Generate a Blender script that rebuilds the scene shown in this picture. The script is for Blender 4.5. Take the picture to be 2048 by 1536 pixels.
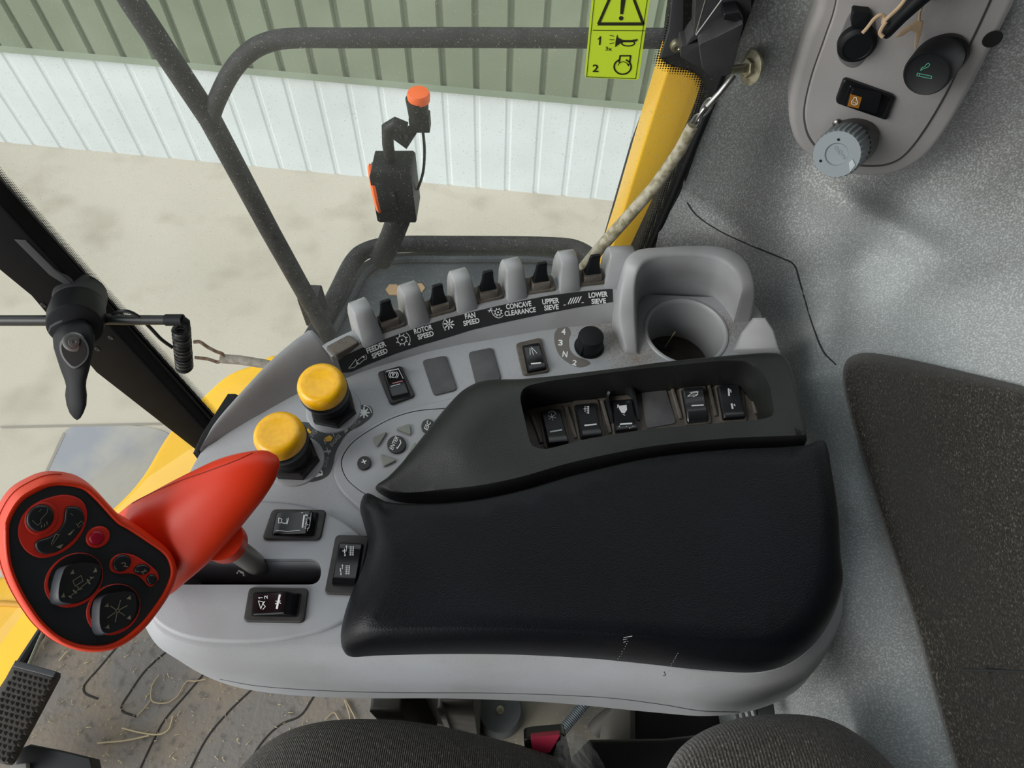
import bpy, bmesh, math, random
import numpy as np
from mathutils import Vector, Matrix
from mathutils.bvhtree import BVHTree

random.seed(7)
for _o in list(bpy.data.objects):
    bpy.data.objects.remove(_o)
SC = bpy.context.scene
COL = SC.collection

# ---------------------------------------------------------------- camera
FL = 1420.0                 # focal length in pixels of the 2048 x 1536 frame
ZC = 1.25                   # camera height above the cab floor (floor is z = 0)
_d = Vector((-44, -912, -FL)).normalized()          # world "down" in camera axes
_z = -_d
_y = (Vector((0, 0, -1)) - Vector((0, 0, -1)).dot(_d) * _d).normalized()
_x = _y.cross(_z)
RM = Matrix((_x, _y, _z))                           # camera axes -> world axes
CAM = Vector((0, 0, ZC))
cam = bpy.data.cameras.new('camera')
cam.sensor_width = 36
cam.lens = FL / 2048 * 36
cam.clip_start = 0.02
cam.clip_end = 200
camo = bpy.data.objects.new('camera', cam)
camo.matrix_world = Matrix.Translation(CAM) @ RM.to_4x4()
COL.objects.link(camo)
SC.camera = camo

# ---------------------------------------------------------------- light
SC.view_settings.view_transform = 'Standard'
SC.view_settings.look = 'None'
SC.view_settings.gamma = 1.0
SC.view_settings.use_curve_mapping = False
SC.view_settings.exposure = EXPOSURE = 0.0
w = bpy.data.worlds.new('sky')
SC.world = w
w.use_nodes = True
_nt = w.node_tree
_bg = _nt.nodes['Background']
_tc = _nt.nodes.new('ShaderNodeTexCoord')
_sx = _nt.nodes.new('ShaderNodeSeparateXYZ')
_cr = _nt.nodes.new('ShaderNodeValToRGB')
_nt.links.new(_tc.outputs['Generated'], _sx.inputs[0])
_nt.links.new(_sx.outputs['Z'], _cr.inputs[0])
_nt.links.new(_cr.outputs[0], _bg.inputs['Color'])
_cr.color_ramp.elements[0].position = 0.0
_cr.color_ramp.elements[0].color = (1.0, 1.0, 1.0, 1)
_cr.color_ramp.elements[1].position = 1.0
_cr.color_ramp.elements[1].color = (0.86, 0.93, 1.0, 1)
_bg.inputs['Strength'].default_value = 1.40
sun = bpy.data.lights.new('sun', 'SUN')
sun.energy = 2.5
sun.angle = math.radians(38)
sun.color = (1.0, 0.97, 0.92)
suno = bpy.data.objects.new('sun', sun)
suno.rotation_euler = Vector((-0.80, -0.46, 0.50)).to_track_quat('Z', 'Y').to_euler()
COL.objects.link(suno)

# ---------------------------------------------------------------- picture geometry
def ray(x, y):
    return RM @ Vector(((x - 1024) / FL, (768 - y) / FL, -1))
def PT(x, y, t):
    return CAM + ray(x, y) * t
def H(x, y, h):                      # on the horizontal plane h below the camera
    r = ray(x, y); return CAM + r * (-h / r.z)
def PY(x, y, Y):
    r = ray(x, y); return CAM + r * (Y / r.y)
def PX(x, y, X):
    r = ray(x, y); return CAM + r * (X / r.x)
def PP(x, y, p0, n):
    r = ray(x, y); return CAM + r * ((p0 - CAM).dot(n) / r.dot(n))
def tY(x, y, Y): return Y / ray(x, y).y
def tX(x, y, X): return X / ray(x, y).x
def tH(x, y, h): return -h / ray(x, y).z

def spl(pts, n=8, closed=True):
    """Catmull-Rom through the points, n samples a span."""
    P = [Vector(p) for p in pts]
    N = len(P); out = []
    spans = N if closed else N - 1
    for i in range(spans):
        if closed:
            a, b, c, d = P[(i - 1) % N], P[i], P[(i + 1) % N], P[(i + 2) % N]
        else:
            b, c = P[i], P[i + 1]
            a = P[i - 1] if i > 0 else b * 2 - c
            d = P[i + 2] if i + 2 < N else c * 2 - b
        for k in range(n):
            s = k / n
            out.append(0.5 * ((2 * b) + (c - a) * s + (2 * a - 5 * b + 4 * c - d) * s * s
                              + (3 * b - a - 3 * c + d) * s ** 3))
    if not closed:
        out.append(P[-1].copy())
    return out
def rnd(pts, r, seg=5):
    """round the corners of a closed polygon (any dimension)."""
    P = [Vector(p) for p in pts]; N = len(P); out = []
    rr = r if isinstance(r, (list, tuple)) else [r] * N
    for i in range(N):
        a, b, c = P[i - 1], P[i], P[(i + 1) % N]
        ra = min(rr[i], (a - b).length * .49, (c - b).length * .49)
        if ra <= 0:
            out.append(b); continue
        p = b + (a - b).normalized() * ra
        q = b + (c - b).normalized() * ra
        for k in range(seg + 1):
            s = k / seg
            out.append(p * (1 - s) ** 2 + b * 2 * s * (1 - s) + q * s * s)
    return out
def interp(pts, n):
    """resample an open polyline evenly to n points."""
    P = [Vector(p) for p in pts]
    L = [0]
    for i in range(1, len(P)): L.append(L[-1] + (P[i] - P[i - 1]).length)
    out = []; j = 0
    for k in range(n):
        s = L[-1] * k / (n - 1)
        while j < len(P) - 2 and L[j + 1] < s: j += 1
        d = L[j + 1] - L[j]
        out.append(P[j].lerp(P[j + 1], 0 if d == 0 else min(1, max(0, (s - L[j]) / d))))
    return out

# ---------------------------------------------------------------- objects
def link(o, parent=None):
    COL.objects.link(o)
    if parent is not None:
        o.parent = parent
        if parent.type == 'EMPTY':
            o.matrix_parent_inverse = Matrix.Translation(-parent.location)
    return o
def thing(name, label, cat, loc=(0, 0, 0), group=None):
    o = bpy.data.objects.new(name, None)
    o.empty_display_size = .05
    o.location = loc
    COL.objects.link(o)
    o['label'] = label; o['category'] = cat
    if group: o['group'] = group
    return o
def tag(o, label=None, cat=None, group=None, kind=None):
    if label: o['label'] = label
    if cat: o['category'] = cat
    if group: o['group'] = group
    if kind: o['kind'] = kind
    return o
def mk(name, V, F, m, parent=None, ang=38, label=None):
    me = bpy.data.meshes.new(name)
    me.from_pydata([tuple(v) for v in V], [], F)
    me.validate()
    bm = bmesh.new(); bm.from_mesh(me)
    bmesh.ops.recalc_face_normals(bm, faces=bm.faces)
    bm.to_mesh(me); bm.free()
    return fin(name, me, m, parent, ang, label)
def fin(name, me, m, parent=None, ang=38, label=None):
    me.materials.clear(); me.materials.append(m)
    me.polygons.foreach_set('use_smooth', [True] * len(me.polygons))
    me.set_sharp_from_angle(angle=math.radians(ang))
    o = bpy.data.objects.new(name, me)
    if label: o['label'] = label
    return link(o, parent)
def prism(name, top, down, m, parent=None, bev=0.0, seg=3, label=None, ang=38, botbev=False):
    """solid from a closed 3D outline (its visible face) pushed along the vector down; the front rim is rounded."""
    bm = bmesh.new()
    down = Vector(down)
    a = [bm.verts.new(p) for p in top]
    b = [bm.verts.new(Vector(p) + down) for p in top]
    f = bm.faces.new(a)
    g = bm.faces.new(list(reversed(b)))
    n = len(a)
    for i in range(n):
        bm.faces.new((a[i], b[i], b[(i + 1) % n], a[(i + 1) % n]))
    bmesh.ops.recalc_face_normals(bm, faces=bm.faces)
    if bev > 0:
        ed = list(f.edges) + (list(g.edges) if botbev else [])
        bmesh.ops.bevel(bm, geom=ed, offset=bev, segments=seg, profile=.5, affect='EDGES', clamp_overlap=True)
    bmesh.ops.triangulate(bm, faces=[q for q in bm.faces if len(q.verts) > 4])
    me = bpy.data.meshes.new(name); bm.to_mesh(me); bm.free()
    return fin(name, me, m, parent, ang, label)
def loft(name, rings, m, parent=None, cap0=True, cap1=True, closed=True, ang=38, label=None):
    V = []; F = []
    n = len(rings[0])
    for r in rings: V += [Vector(p) for p in r]
    for i in range(len(rings) - 1):
        for j in range(n if closed else n - 1):
            k = (j + 1) % n
            F.append((i * n + j, i * n + k, (i + 1) * n + k, (i + 1) * n + j))
    if closed and cap0: F.append(tuple(range(n - 1, -1, -1)))
    if closed and cap1: F.append(tuple(range((len(rings) - 1) * n, len(rings) * n)))
    return mk(name, V, F, m, parent, ang, label)
def frame_of(ax):
    ax = ax.normalized()
    u = ax.cross(Vector((0, 0, 1)))
    if u.length < .1: u = ax.cross(Vector((0, 1, 0)))
    u.normalize(); return u, ax.cross(u).normalized()
def tube_rings(path, rad, seg=12):
    P = [Vector(p) for p in path]; n = len(P)
    R = rad if isinstance(rad, (list, tuple)) else [rad] * n
    rings = []; u = None
    for i in range(n):
        t = (P[min(i + 1, n - 1)] - P[max(i - 1, 0)]).normalized()
        if u is None: u, v = frame_of(t)
        else:
            u = (u - t * u.dot(t)).normalized(); v = t.cross(u)
        rings.append([P[i] + (u * math.cos(2 * math.pi * k / seg) + v * math.sin(2 * math.pi * k / seg)) * R[i] for k in range(seg)])
    return rings
def tube(name, path, rad, m, parent=None, seg=12, label=None):
    return loft(name, tube_rings(path, rad, seg), m, parent, label=label)
def lathe(name, base, axis, prof, m, parent=None, seg=40, label=None, ang=38, cap0=True):
    """prof: (distance along the axis, radius); a radius may be a function of the angle."""
    ax = Vector(axis).normalized(); u, v = frame_of(ax); base = Vector(base)
    rings = []
    for d, r in prof:
        ring = []
        for k in range(seg):
            a = 2 * math.pi * k / seg
            q = r(a) if callable(r) else r
            ring.append(base + ax * d + (u * math.cos(a) + v * math.sin(a)) * max(q, 1e-5))
        rings.append(ring)
    return loft(name, rings, m, parent, cap0=cap0, label=label, ang=ang)
def box(name, c, ex, ey, ez, m, parent=None, bev=0.002, label=None):
    """box with centre c and half-axis vectors."""
    c, ex, ey, ez = Vector(c), Vector(ex), Vector(ey), Vector(ez)
    top = [c + ez - ex - ey, c + ez + ex - ey, c + ez + ex + ey, c + ez - ex + ey]
    return prism(name, top, ez * -2, m, parent, bev, 2, label, botbev=True)
def boolean(o, cutter, op='DIFFERENCE'):
    md = o.modifiers.new('b', 'BOOLEAN'); md.object = cutter; md.operation = op; md.solver = 'EXACT'
    bpy.context.view_layer.update()
    dg = bpy.context.evaluated_depsgraph_get()
    me = bpy.data.meshes.new_from_object(o.evaluated_get(dg))
    o.modifiers.clear(); o.data = me
    bpy.data.objects.remove(cutter)
    me.polygons.foreach_set('use_smooth', [True] * len(me.polygons))
    me.set_sharp_from_angle(angle=math.radians(35))
def join(name, objs, parent=None, label=None):
    """several solids of one material as one mesh."""
    V = []; F = []; m = objs[0].data.materials[0]
    for o in objs:
        k = len(V)
        V += [v.co.copy() for v in o.data.vertices]
        F += [tuple(k + i for i in p.vertices) for p in o.data.polygons]
        bpy.data.objects.remove(o)
    return mk(name, V, F, m, parent, label=label)

# ---------------------------------------------------------------- prints on surfaces
_bv = {}
def bvh(o):
    if o.name not in _bv:
        _bv[o.name] = BVHTree.FromPolygons([v.co for v in o.data.vertices], [tuple(p.vertices) for p in o.data.polygons])
    return _bv[o.name]
def drape(x, y, tg, off=.0004):
    r = ray(x, y).normalized(); best = None
    for o in tg:
        hit = bvh(o).ray_cast(CAM, r)
        if hit[0] is not None and (best is None or hit[3] < best[3]): best = hit
    if best is None: return None
    n = best[1]
    if n.dot(r) > 0: n = -n
    return best[0] + n * off
def print_on(name, polys, tg, m, parent=None, off=.0004, label=None):
    """flat print: pixel polygons (convex or triangles) laid on the surfaces tg."""
    V = []; F = []
    for P in polys:
        q = [drape(p[0], p[1], tg, off) for p in P]
        if any(v is None for v in q): continue
        k = len(V); V += q; F.append(tuple(range(k, k + len(q))))
    if not V: return None
    me = bpy.data.meshes.new(name)
    me.from_pydata([tuple(v) for v in V], [], F)
    o = fin(name, me, m, parent, 60, label)
    return o
def stroke(pts, wd):
    """pixel polyline -> quads."""
    out = []
    P = [Vector(p) for p in pts]
    for i in range(len(P) - 1):
        d = (P[i + 1] - P[i])
        if d.length < 1e-6: continue
        d.normalize(); n = Vector((-d.y, d.x)) * wd / 2; e = d * wd * .25
        out.append([P[i] - n - e, P[i] + n - e, P[i + 1] + n + e, P[i + 1] - n + e])
    return out
def disc(cx, cy, r, n=12, r2=None, ang=0):
    r2 = r2 or r; c, s = math.cos(ang), math.sin(ang)
    ring = []
    for k in range(n):
        a = 2 * math.pi * k / n; u, v = r * math.cos(a), r2 * math.sin(a)
        ring.append(Vector((cx + u * c - v * s, cy + u * s + v * c)))
    return ring
def fan(poly):
    """triangulate a pixel polygon (may be concave)."""
    from mathutils.geometry import tessellate_polygon
    P = [Vector((p[0], p[1], 0)) for p in poly]
    return [[poly[i] for i in t] for t in tessellate_polygon([P])]
def arc(cx, cy, r, a0, a1, n=10, r2=None):
    r2 = r2 or r
    return [Vector((cx + r * math.cos(math.radians(a0 + (a1 - a0) * k / n)), cy + r2 * math.sin(math.radians(a0 + (a1 - a0) * k / n)))) for k in range(n + 1)]
_tx = {}
def glyphs(s, bold):
    key = (s, bold)
    if key not in _tx:
        cu = bpy.data.curves.new('t', 'FONT'); cu.body = s; cu.align_x = 'CENTER'; cu.align_y = 'CENTER'
        cu.offset = bold; cu.resolution_u = 3
        o = bpy.data.objects.new('t', cu); COL.objects.link(o)
        bpy.context.view_layer.update()
        me = bpy.data.meshes.new_from_object(o.evaluated_get(bpy.context.evaluated_depsgraph_get()))
        vs = [v.co.copy() for v in me.vertices]; fs = [tuple(p.vertices) for p in me.polygons]
        ys = [v.y for v in vs]; y0 = (max(ys) + min(ys)) / 2; hh = max(ys) - min(ys)
        xs = [v.x for v in vs]; x0 = (max(xs) + min(xs)) / 2; ww = max(xs) - min(xs)
        _tx[key] = ([(v.x - x0, v.y - y0) for v in vs], fs, ww, hh)
        bpy.data.objects.remove(o)
    return _tx[key]
def text_polys(s, cx, cy, wpx, hpx, deg=0, bold=.012, shear=0):
    """lettering wpx wide and hpx high centred on a pixel, turned deg counter-clockwise."""
    vs, fs, ww, hh = glyphs(s, bold)
    a = math.radians(deg); b = math.radians(deg + 90 + shear)
    ux, uy = math.cos(a) * wpx / ww, -math.sin(a) * wpx / ww
    vx, vy = math.cos(b) * hpx / hh, -math.sin(b) * hpx / hh
    P = [Vector((cx + p[0] * ux + p[1] * vx, cy + p[0] * uy + p[1] * vy)) for p in vs]
    return [[P[i] for i in f] for f in fs]

# ---------------------------------------------------------------- materials
def lin(c):
    if isinstance(c, str):
        c = [int(c[i:i + 2], 16) / 255 for i in (0, 2, 4)]
    return tuple(x / 12.92 if x <= .04045 else ((x + .055) / 1.055) ** 2.4 for x in c) + (1,)
def mat(name, col, rough=.5, metal=0, col2=None, nscale=20, ncontrast=(.4, .6), bump=0, bscale=600, spec=.5,
        coat=0, col3=None, n3scale=400, n3=(.55, .7), stretch=(1, 1, 1), dist=.0008, sheen=0):
    m = bpy.data.materials.new(name); m.use_nodes = True
    nt = m.node_tree; b = nt.nodes['Principled BSDF']
    b.inputs['Base Color'].default_value = lin(col)
    b.inputs['Roughness'].default_value = rough
    b.inputs['Metallic'].default_value = metal
    b.inputs['Specular IOR Level'].default_value = spec
    b.inputs['Coat Weight'].default_value = coat
    if sheen: b.inputs['Sheen Weight'].default_value = sheen
    tc = nt.nodes.new('ShaderNodeTexCoord'); mp = nt.nodes.new('ShaderNodeMapping')
    mp.inputs['Scale'].default_value = stretch
    nt.links.new(tc.outputs['Object'], mp.inputs[0])
    def noise(sc, det=4):
        n = nt.nodes.new('ShaderNodeTexNoise'); n.inputs['Scale'].default_value = sc; n.inputs['Detail'].default_value = det
        nt.links.new(mp.outputs[0], n.inputs['Vector']); return n
    def ramp(src, lo, hi):
        r = nt.nodes.new('ShaderNodeMapRange'); r.inputs['From Min'].default_value = lo; r.inputs['From Max'].default_value = hi
        nt.links.new(src, r.inputs['Value']); return r.outputs[0]
    cur = None
    def mix(fac, a, c):
        x = nt.nodes.new('ShaderNodeMix'); x.data_type = 'RGBA'
        nt.links.new(fac, x.inputs['Factor'])
        if a is None: x.inputs[6].default_value = lin(col)
        else: nt.links.new(a, x.inputs[6])
        x.inputs[7].default_value = lin(c); return x.outputs[2]
    if col2 is not None: cur = mix(ramp(noise(nscale).outputs['Fac'], *ncontrast), cur, col2)
    if col3 is not None: cur = mix(ramp(noise(n3scale, 2).outputs['Fac'], *n3), cur, col3)
    if cur is not None: nt.links.new(cur, b.inputs['Base Color'])
    if bump:
        bp = nt.nodes.new('ShaderNodeBump'); bp.inputs['Strength'].default_value = bump; bp.inputs['Distance'].default_value = dist
        nt.links.new(noise(bscale, 3).outputs['Fac'], bp.inputs['Height'])
        nt.links.new(bp.outputs[0], b.inputs['Normal'])
    return m
def knit(name, dark, mid, light, rib=520, direction='X', scale=900, bump=.8):
    """rib-knit cloth: rows of stitches flecked dark, mid and light."""
    m = mat(name, dark, .95, sheen=.25)
    nt = m.node_tree; b = nt.nodes['Principled BSDF']
    tc = nt.nodes['Texture Coordinate']
    mp = nt.nodes.new('ShaderNodeMapping'); nt.links.new(tc.outputs['Object'], mp.inputs[0])
    mp.inputs['Scale'].default_value = (1, .35, .35) if direction == 'X' else (.35, 1, 1)
    n = nt.nodes.new('ShaderNodeTexNoise'); n.inputs['Scale'].default_value = scale; n.inputs['Detail'].default_value = 2
    nt.links.new(mp.outputs[0], n.inputs['Vector'])
    r = nt.nodes.new('ShaderNodeValToRGB'); e = r.color_ramp.elements
    e[0].position = .40; e[0].color = lin(dark); e[1].position = .76; e[1].color = lin(light)
    x = e.new(.60); x.color = lin(mid)
    nt.links.new(n.outputs['Fac'], r.inputs[0])
    wv = nt.nodes.new('ShaderNodeTexWave'); wv.inputs['Scale'].default_value = rib / 6.283 * 2 / 2
    wv.bands_direction = direction if direction in 'XYZ' else 'X'
    wv.inputs['Distortion'].default_value = .25; wv.inputs['Detail'].default_value = 1; wv.inputs['Detail Scale'].default_value = 8
    nt.links.new(tc.outputs['Object'], wv.inputs['Vector'])
    mx = nt.nodes.new('ShaderNodeMix'); mx.data_type = 'RGBA'; mx.blend_type = 'MULTIPLY'; mx.inputs['Factor'].default_value = .45 if rib else 0
    nt.links.new(r.outputs[0], mx.inputs[6]); nt.links.new(wv.outputs['Color'], mx.inputs[7])
    nt.links.new(mx.outputs[2], b.inputs['Base Color'])
    ad = nt.nodes.new('ShaderNodeMath'); ad.operation = 'ADD'
    (nt.links.new(wv.outputs['Fac'], ad.inputs[0]) if rib else None); nt.links.new(n.outputs['Fac'], ad.inputs[1])
    bp = nt.nodes.new('ShaderNodeBump'); bp.inputs['Strength'].default_value = bump; bp.inputs['Distance'].default_value = .0012
    nt.links.new(ad.outputs[0], bp.inputs['Height']); nt.links.new(bp.outputs[0], b.inputs['Normal'])
    return m

GREY = mat('grey plastic', '9b9da0', .45, col2='8f9091', nscale=14, bump=.12, bscale=1400, col3='b4b5b4', n3scale=2600, n3=(.66, .8))
GREYT = mat('pale grey plastic', 'a3a6ab', .48, col2='999b9d', nscale=10, bump=.12, bscale=1400, col3='85878a', n3scale=2400, n3=(.64, .74))
def dusty_deck():
    """pale plastic with brown dust lying around the rotary knob and the cup holder."""
    m = mat('deck plastic', 'a3a6ab', .48, col2='999b9d', nscale=10, bump=.12, bscale=1400, col3='85878a', n3scale=2400, n3=(.64, .74))
    nt = m.node_tree; b = nt.nodes['Principled BSDF']; src = b.inputs['Base Color'].links[0].from_socket
    tc = nt.nodes['Texture Coordinate']; fac = None
    for px, py, r in ((1235, 675, .045), (1275, 715, .04), (1450, 660, .035), (1065, 715, .022), (1190, 650, .03)):
        p = H(px, py, .585)
        d = nt.nodes.new('ShaderNodeVectorMath'); d.operation = 'DISTANCE'; d.inputs[1].default_value = p
        nt.links.new(tc.outputs['Object'], d.inputs[0])
        q = nt.nodes.new('ShaderNodeMapRange'); q.inputs['From Min'].default_value = 0; q.inputs['From Max'].default_value = r
        q.inputs['To Min'].default_value = .30; q.inputs['To Max'].default_value = 0
        nt.links.new(d.outputs['Value'], q.inputs[0])
        if fac is None: fac = q.outputs[0]
        else:
            a = nt.nodes.new('ShaderNodeMath'); a.operation = 'MAXIMUM'; nt.links.new(fac, a.inputs[0]); nt.links.new(q.outputs[0], a.inputs[1]); fac = a.outputs[0]
    n = nt.nodes.new('ShaderNodeTexNoise'); n.inputs['Scale'].default_value = 700; n.inputs['Detail'].default_value = 6
    nt.links.new(tc.outputs['Object'], n.inputs['Vector'])
    a = nt.nodes.new('ShaderNodeMath'); a.operation = 'ADD'; nt.links.new(fac, a.inputs[0]); nt.links.new(n.outputs['Fac'], a.inputs[1])
    q = nt.nodes.new('ShaderNodeMapRange'); q.inputs['From Min'].default_value = .60; q.inputs['From Max'].default_value = .85; q.inputs['To Max'].default_value = .75
    nt.links.new(a.outputs[0], q.inputs[0])
    mx = nt.nodes.new('ShaderNodeMix'); mx.data_type = 'RGBA'; mx.inputs[7].default_value = lin('7b6c5a')
    nt.links.new(q.outputs[0], mx.inputs['Factor']); nt.links.new(src, mx.inputs[6]); nt.links.new(mx.outputs[2], b.inputs['Base Color'])
    return m
DECK = dusty_deck()
DUSTG = mat('dusty grey plastic', '93918d', .6, col2='7d766c', nscale=30, bump=.3, bscale=1500, col3='b9b6ae', n3scale=1500, n3=(.6, .75))
DUSTB = mat('dusty brown black rubber', '5e5852', .75, col2='4a453f', nscale=40, bump=.4, bscale=1500, col3='847a6d', n3scale=1800, n3=(.55, .75))
LEATH = mat('black grained plastic', '090b0f', .36, spec=.22, col2='0d1015', nscale=8, bump=.55, bscale=900, dist=.0006)
HOUS = mat('charcoal grained plastic', '1b1d1c', .42, spec=.42, col2='222523', nscale=10, bump=.5, bscale=900, dist=.0006, col3='5b5a55', n3scale=2200, n3=(.69, .8))
BLK = mat('black plastic', '141517', .35, bump=.1, bscale=1200)
GLOSS = mat('gloss black plastic', '0d0e11', .18, col3='8c8a86', n3scale=1800, n3=(.76, .8))
MATT = mat('matt dark plastic', '2b2b2d', .6, col2='353436', nscale=50, bump=.2, bscale=1500, col3='6e6c69', n3scale=1500, n3=(.68, .78))
BEZ = mat('bezel plastic', '262627', .55, col2='323130', nscale=60, col3='77726a', n3scale=2200, n3=(.66, .76))
DARKL = mat('label dark', '222325', .6, col3='55565a', n3scale=2000, n3=(.7, .8))
DARKG = mat('label charcoal', '3f4143', .6)
WHITE = mat('white print', 'e2e6e6', .6)
PRINT = mat('grey print', 'a9acac', .6)
AMBER = mat('amber print', 'd9a93a', .6)
PINK = mat('pink print', 'd88a96', .6)
YEL = mat('yellow knob plastic', 'f8bd00', .40, col2='f2b202', nscale=260, bump=.08, bscale=2000, coat=.35)
RED = mat('orange red plastic', 'e2360f', .40, col2='da320d', nscale=6, spec=.45)
REDB = mat('crimson button', 'a00d2a', .3)
SOFTB = mat('soft black rubber', '0e1013', .55, bump=.05, spec=.28)
STEEL = mat('steel', '9a9a98', .35, 1, bump=.1, bscale=900)
ZINC = mat('zinc plate', 'b6b09c', .4, .85, col2='8d8873', nscale=120)
RUST = mat('rusty wire', '7b5d4a', .7, .3, col2='9a8f82', nscale=200)
SHAFT = mat('lever shaft grey', '7f7b76', .42, .2, bump=.05)
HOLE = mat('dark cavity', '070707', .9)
BTN = mat('button olive grey', '7f827b', .55, bump=.1)
FAB = mat('grey felt upholstery', 'a2a9aa', .95, col2='8c8a86', nscale=4, ncontrast=(.35, .65), bump=.6, bscale=900, dist=.0012,
          col3='c3cacc', n3scale=620, n3=(.46, .68), sheen=.3, stretch=(1, 1, .8))
KNITD = knit('dark knit cloth', '211f1b', '3b3832', '7a7465', rib=0, direction='X', scale=1100)
KNITC = knit('seat cushion cloth', '211f1b', '3e3b34', '8a8372', rib=1100, direction='X', scale=1100)
KNITS = knit('seat knit cloth', '2d2a26', '57524a', '9b9484', rib=800, direction='X', scale=1300)
RUBM = mat('rubber floor mat', '77726d', .7, col2='8f7e69', nscale=7, ncontrast=(.45, .72), bump=.5, bscale=120, dist=.002, col3='625d57', n3scale=60, n3=(.55, .72))
GROOVE = mat('mat groove', '2b2723', .8)
PEDAL = mat('pedal rubber', '2a2521', .55, col2='3a342e', nscale=60, bump=.2)
YBODY = mat('yellow body paint', 'ffc70f', .4, col2='fbbf0a', nscale=5, coat=.3)
BODYB = mat('black body steel', '111214', .5, spec=.3, bump=.1)
PIL = mat('pillar black', '08080a', .65, col2='0c0c0f', nscale=40, spec=.12)
RAIL = mat('powder coated rail', '1d1e22', .6, spec=.3, col2='2c2d30', nscale=40, bump=.4, bscale=700, col3='77746c', n3scale=900, n3=(.62, .76))
PLAT = mat('platform steel', '333a41', .7, col2='474c50', nscale=9, bump=.3, bscale=90, dist=.003)
CONC = mat('yard concrete', 'b5ae9f', .85, col2='c0b9ab', nscale=1.1, ncontrast=(.3, .7), bump=.3, bscale=60, dist=.003, col3='a59d8e', n3scale=3.5, n3=(.52, .78))
BLUEGREY = mat('blue grey concrete', '8d9097', .6, col2='a8a49b', nscale=3, bump=.2, bscale=60)  # bluer, darker tone for one patch of the yard
GREEN = mat('green sheet', '6f7a66', .6, col2='7a8571', nscale=2)
WHTS = mat('white sheet', 'ccd5d6', .6, col2='bfc6c6', nscale=3, ncontrast=(.3, .8))
STICK = mat('lime sticker', 'cdea35', .5)
STBLK = mat('sticker black', '22240f', .6)
ORNG = mat('orange lens', 'f06a2a', .4)
FLUTE = mat('blue grey knob', '7f888d', .5)
PODG = mat('warm grey plastic', 'a3a09f', .5, col2='989594', nscale=10, bump=.2, bscale=1500)
CLEAR = mat('cable sleeve', 'a8a392', .35, col2='7f7a60', nscale=160, ncontrast=(.42, .62), bump=.2, bscale=300)
STRAW = mat('straw', 'a8977b', .8)
STRAWY = mat('pale straw', 'c2b28e', .8)
TWINE = mat('twine', 'b49b7d', .9, bump=.5, bscale=1500)
PINKR = mat('buckle red', 'b02a48', .45)
GREENP = mat('green print', '3f9a78', .5)
ORSQ = mat('amber legend', '9a6418', .5)
CUPF = mat('cup floor', '3d3833', .85, col2='2b2724', nscale=60, bump=.5, bscale=200)
RUSTP = mat('rust spot', 'a98b66', .9)

def glass_mat(name, lo, hi, tint=(.97, .985, .98), dust='c8c8c0'):
    m = bpy.data.materials.new(name); m.use_nodes = True; nt = m.node_tree
    for n in list(nt.nodes): nt.nodes.remove(n)
    out = nt.nodes.new('ShaderNodeOutputMaterial')
    tr = nt.nodes.new('ShaderNodeBsdfTransparent'); tr.inputs[0].default_value = tint + (1,)
    di = nt.nodes.new('ShaderNodeBsdfDiffuse'); di.inputs[0].default_value = lin(dust)
    tl = nt.nodes.new('ShaderNodeBsdfTranslucent'); tl.inputs[0].default_value = lin(dust)
    gl = nt.nodes.new('ShaderNodeBsdfGlossy'); gl.inputs['Roughness'].default_value = .03
    md = nt.nodes.new('ShaderNodeMixShader'); nt.links.new(di.outputs[0], md.inputs[1]); nt.links.new(tl.outputs[0], md.inputs[2])
    md.inputs[0].default_value = .6
    tc = nt.nodes.new('ShaderNodeTexCoord')
    n1 = nt.nodes.new('ShaderNodeTexNoise'); n1.inputs['Scale'].default_value = 3; n1.inputs['Detail'].default_value = 5
    n2 = nt.nodes.new('ShaderNodeTexNoise'); n2.inputs['Scale'].default_value = 700; n2.inputs['Detail'].default_value = 2
    for n in (n1, n2): nt.links.new(tc.outputs['Object'], n.inputs['Vector'])
    r1 = nt.nodes.new('ShaderNodeMapRange'); r1.inputs['From Min'].default_value = .35; r1.inputs['From Max'].default_value = .7
    r1.inputs['To Min'].default_value = lo; r1.inputs['To Max'].default_value = hi
    r2 = nt.nodes.new('ShaderNodeMapRange'); r2.inputs['From Min'].default_value = .66; r2.inputs['From Max'].default_value = .74
    r2.inputs['To Min'].default_value = 0; r2.inputs['To Max'].default_value = .5 if hi > .1 else .05
    nt.links.new(n1.outputs['Fac'], r1.inputs[0]); nt.links.new(n2.outputs['Fac'], r2.inputs[0])
    ad = nt.nodes.new('ShaderNodeMath'); ad.operation = 'ADD'; ad.use_clamp = True
    nt.links.new(r1.outputs[0], ad.inputs[0]); nt.links.new(r2.outputs[0], ad.inputs[1])
    m1 = nt.nodes.new('ShaderNodeMixShader'); nt.links.new(ad.outputs[0], m1.inputs[0])
    nt.links.new(tr.outputs[0], m1.inputs[1]); nt.links.new(md.outputs[0], m1.inputs[2])
    fr = nt.nodes.new('ShaderNodeFresnel'); fr.inputs['IOR'].default_value = 1.25
    m2 = nt.nodes.new('ShaderNodeMixShader'); fm = nt.nodes.new('ShaderNodeMath'); fm.operation = 'MULTIPLY'; fm.inputs[1].default_value = .22; nt.links.new(fr.outputs[0], fm.inputs[0]); nt.links.new(fm.outputs[0], m2.inputs[0])
    nt.links.new(m1.outputs[0], m2.inputs[1]); nt.links.new(gl.outputs[0], m2.inputs[2])
    nt.links.new(m2.outputs[0], out.inputs[0])
    return m
GLASS = glass_mat('dusty window glass', .03, .20)
GLASSC = glass_mat('windscreen glass', .01, .05)
PLASTIC = glass_mat('crumpled clear film', .25, .6, dust='9a9a9a')
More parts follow.
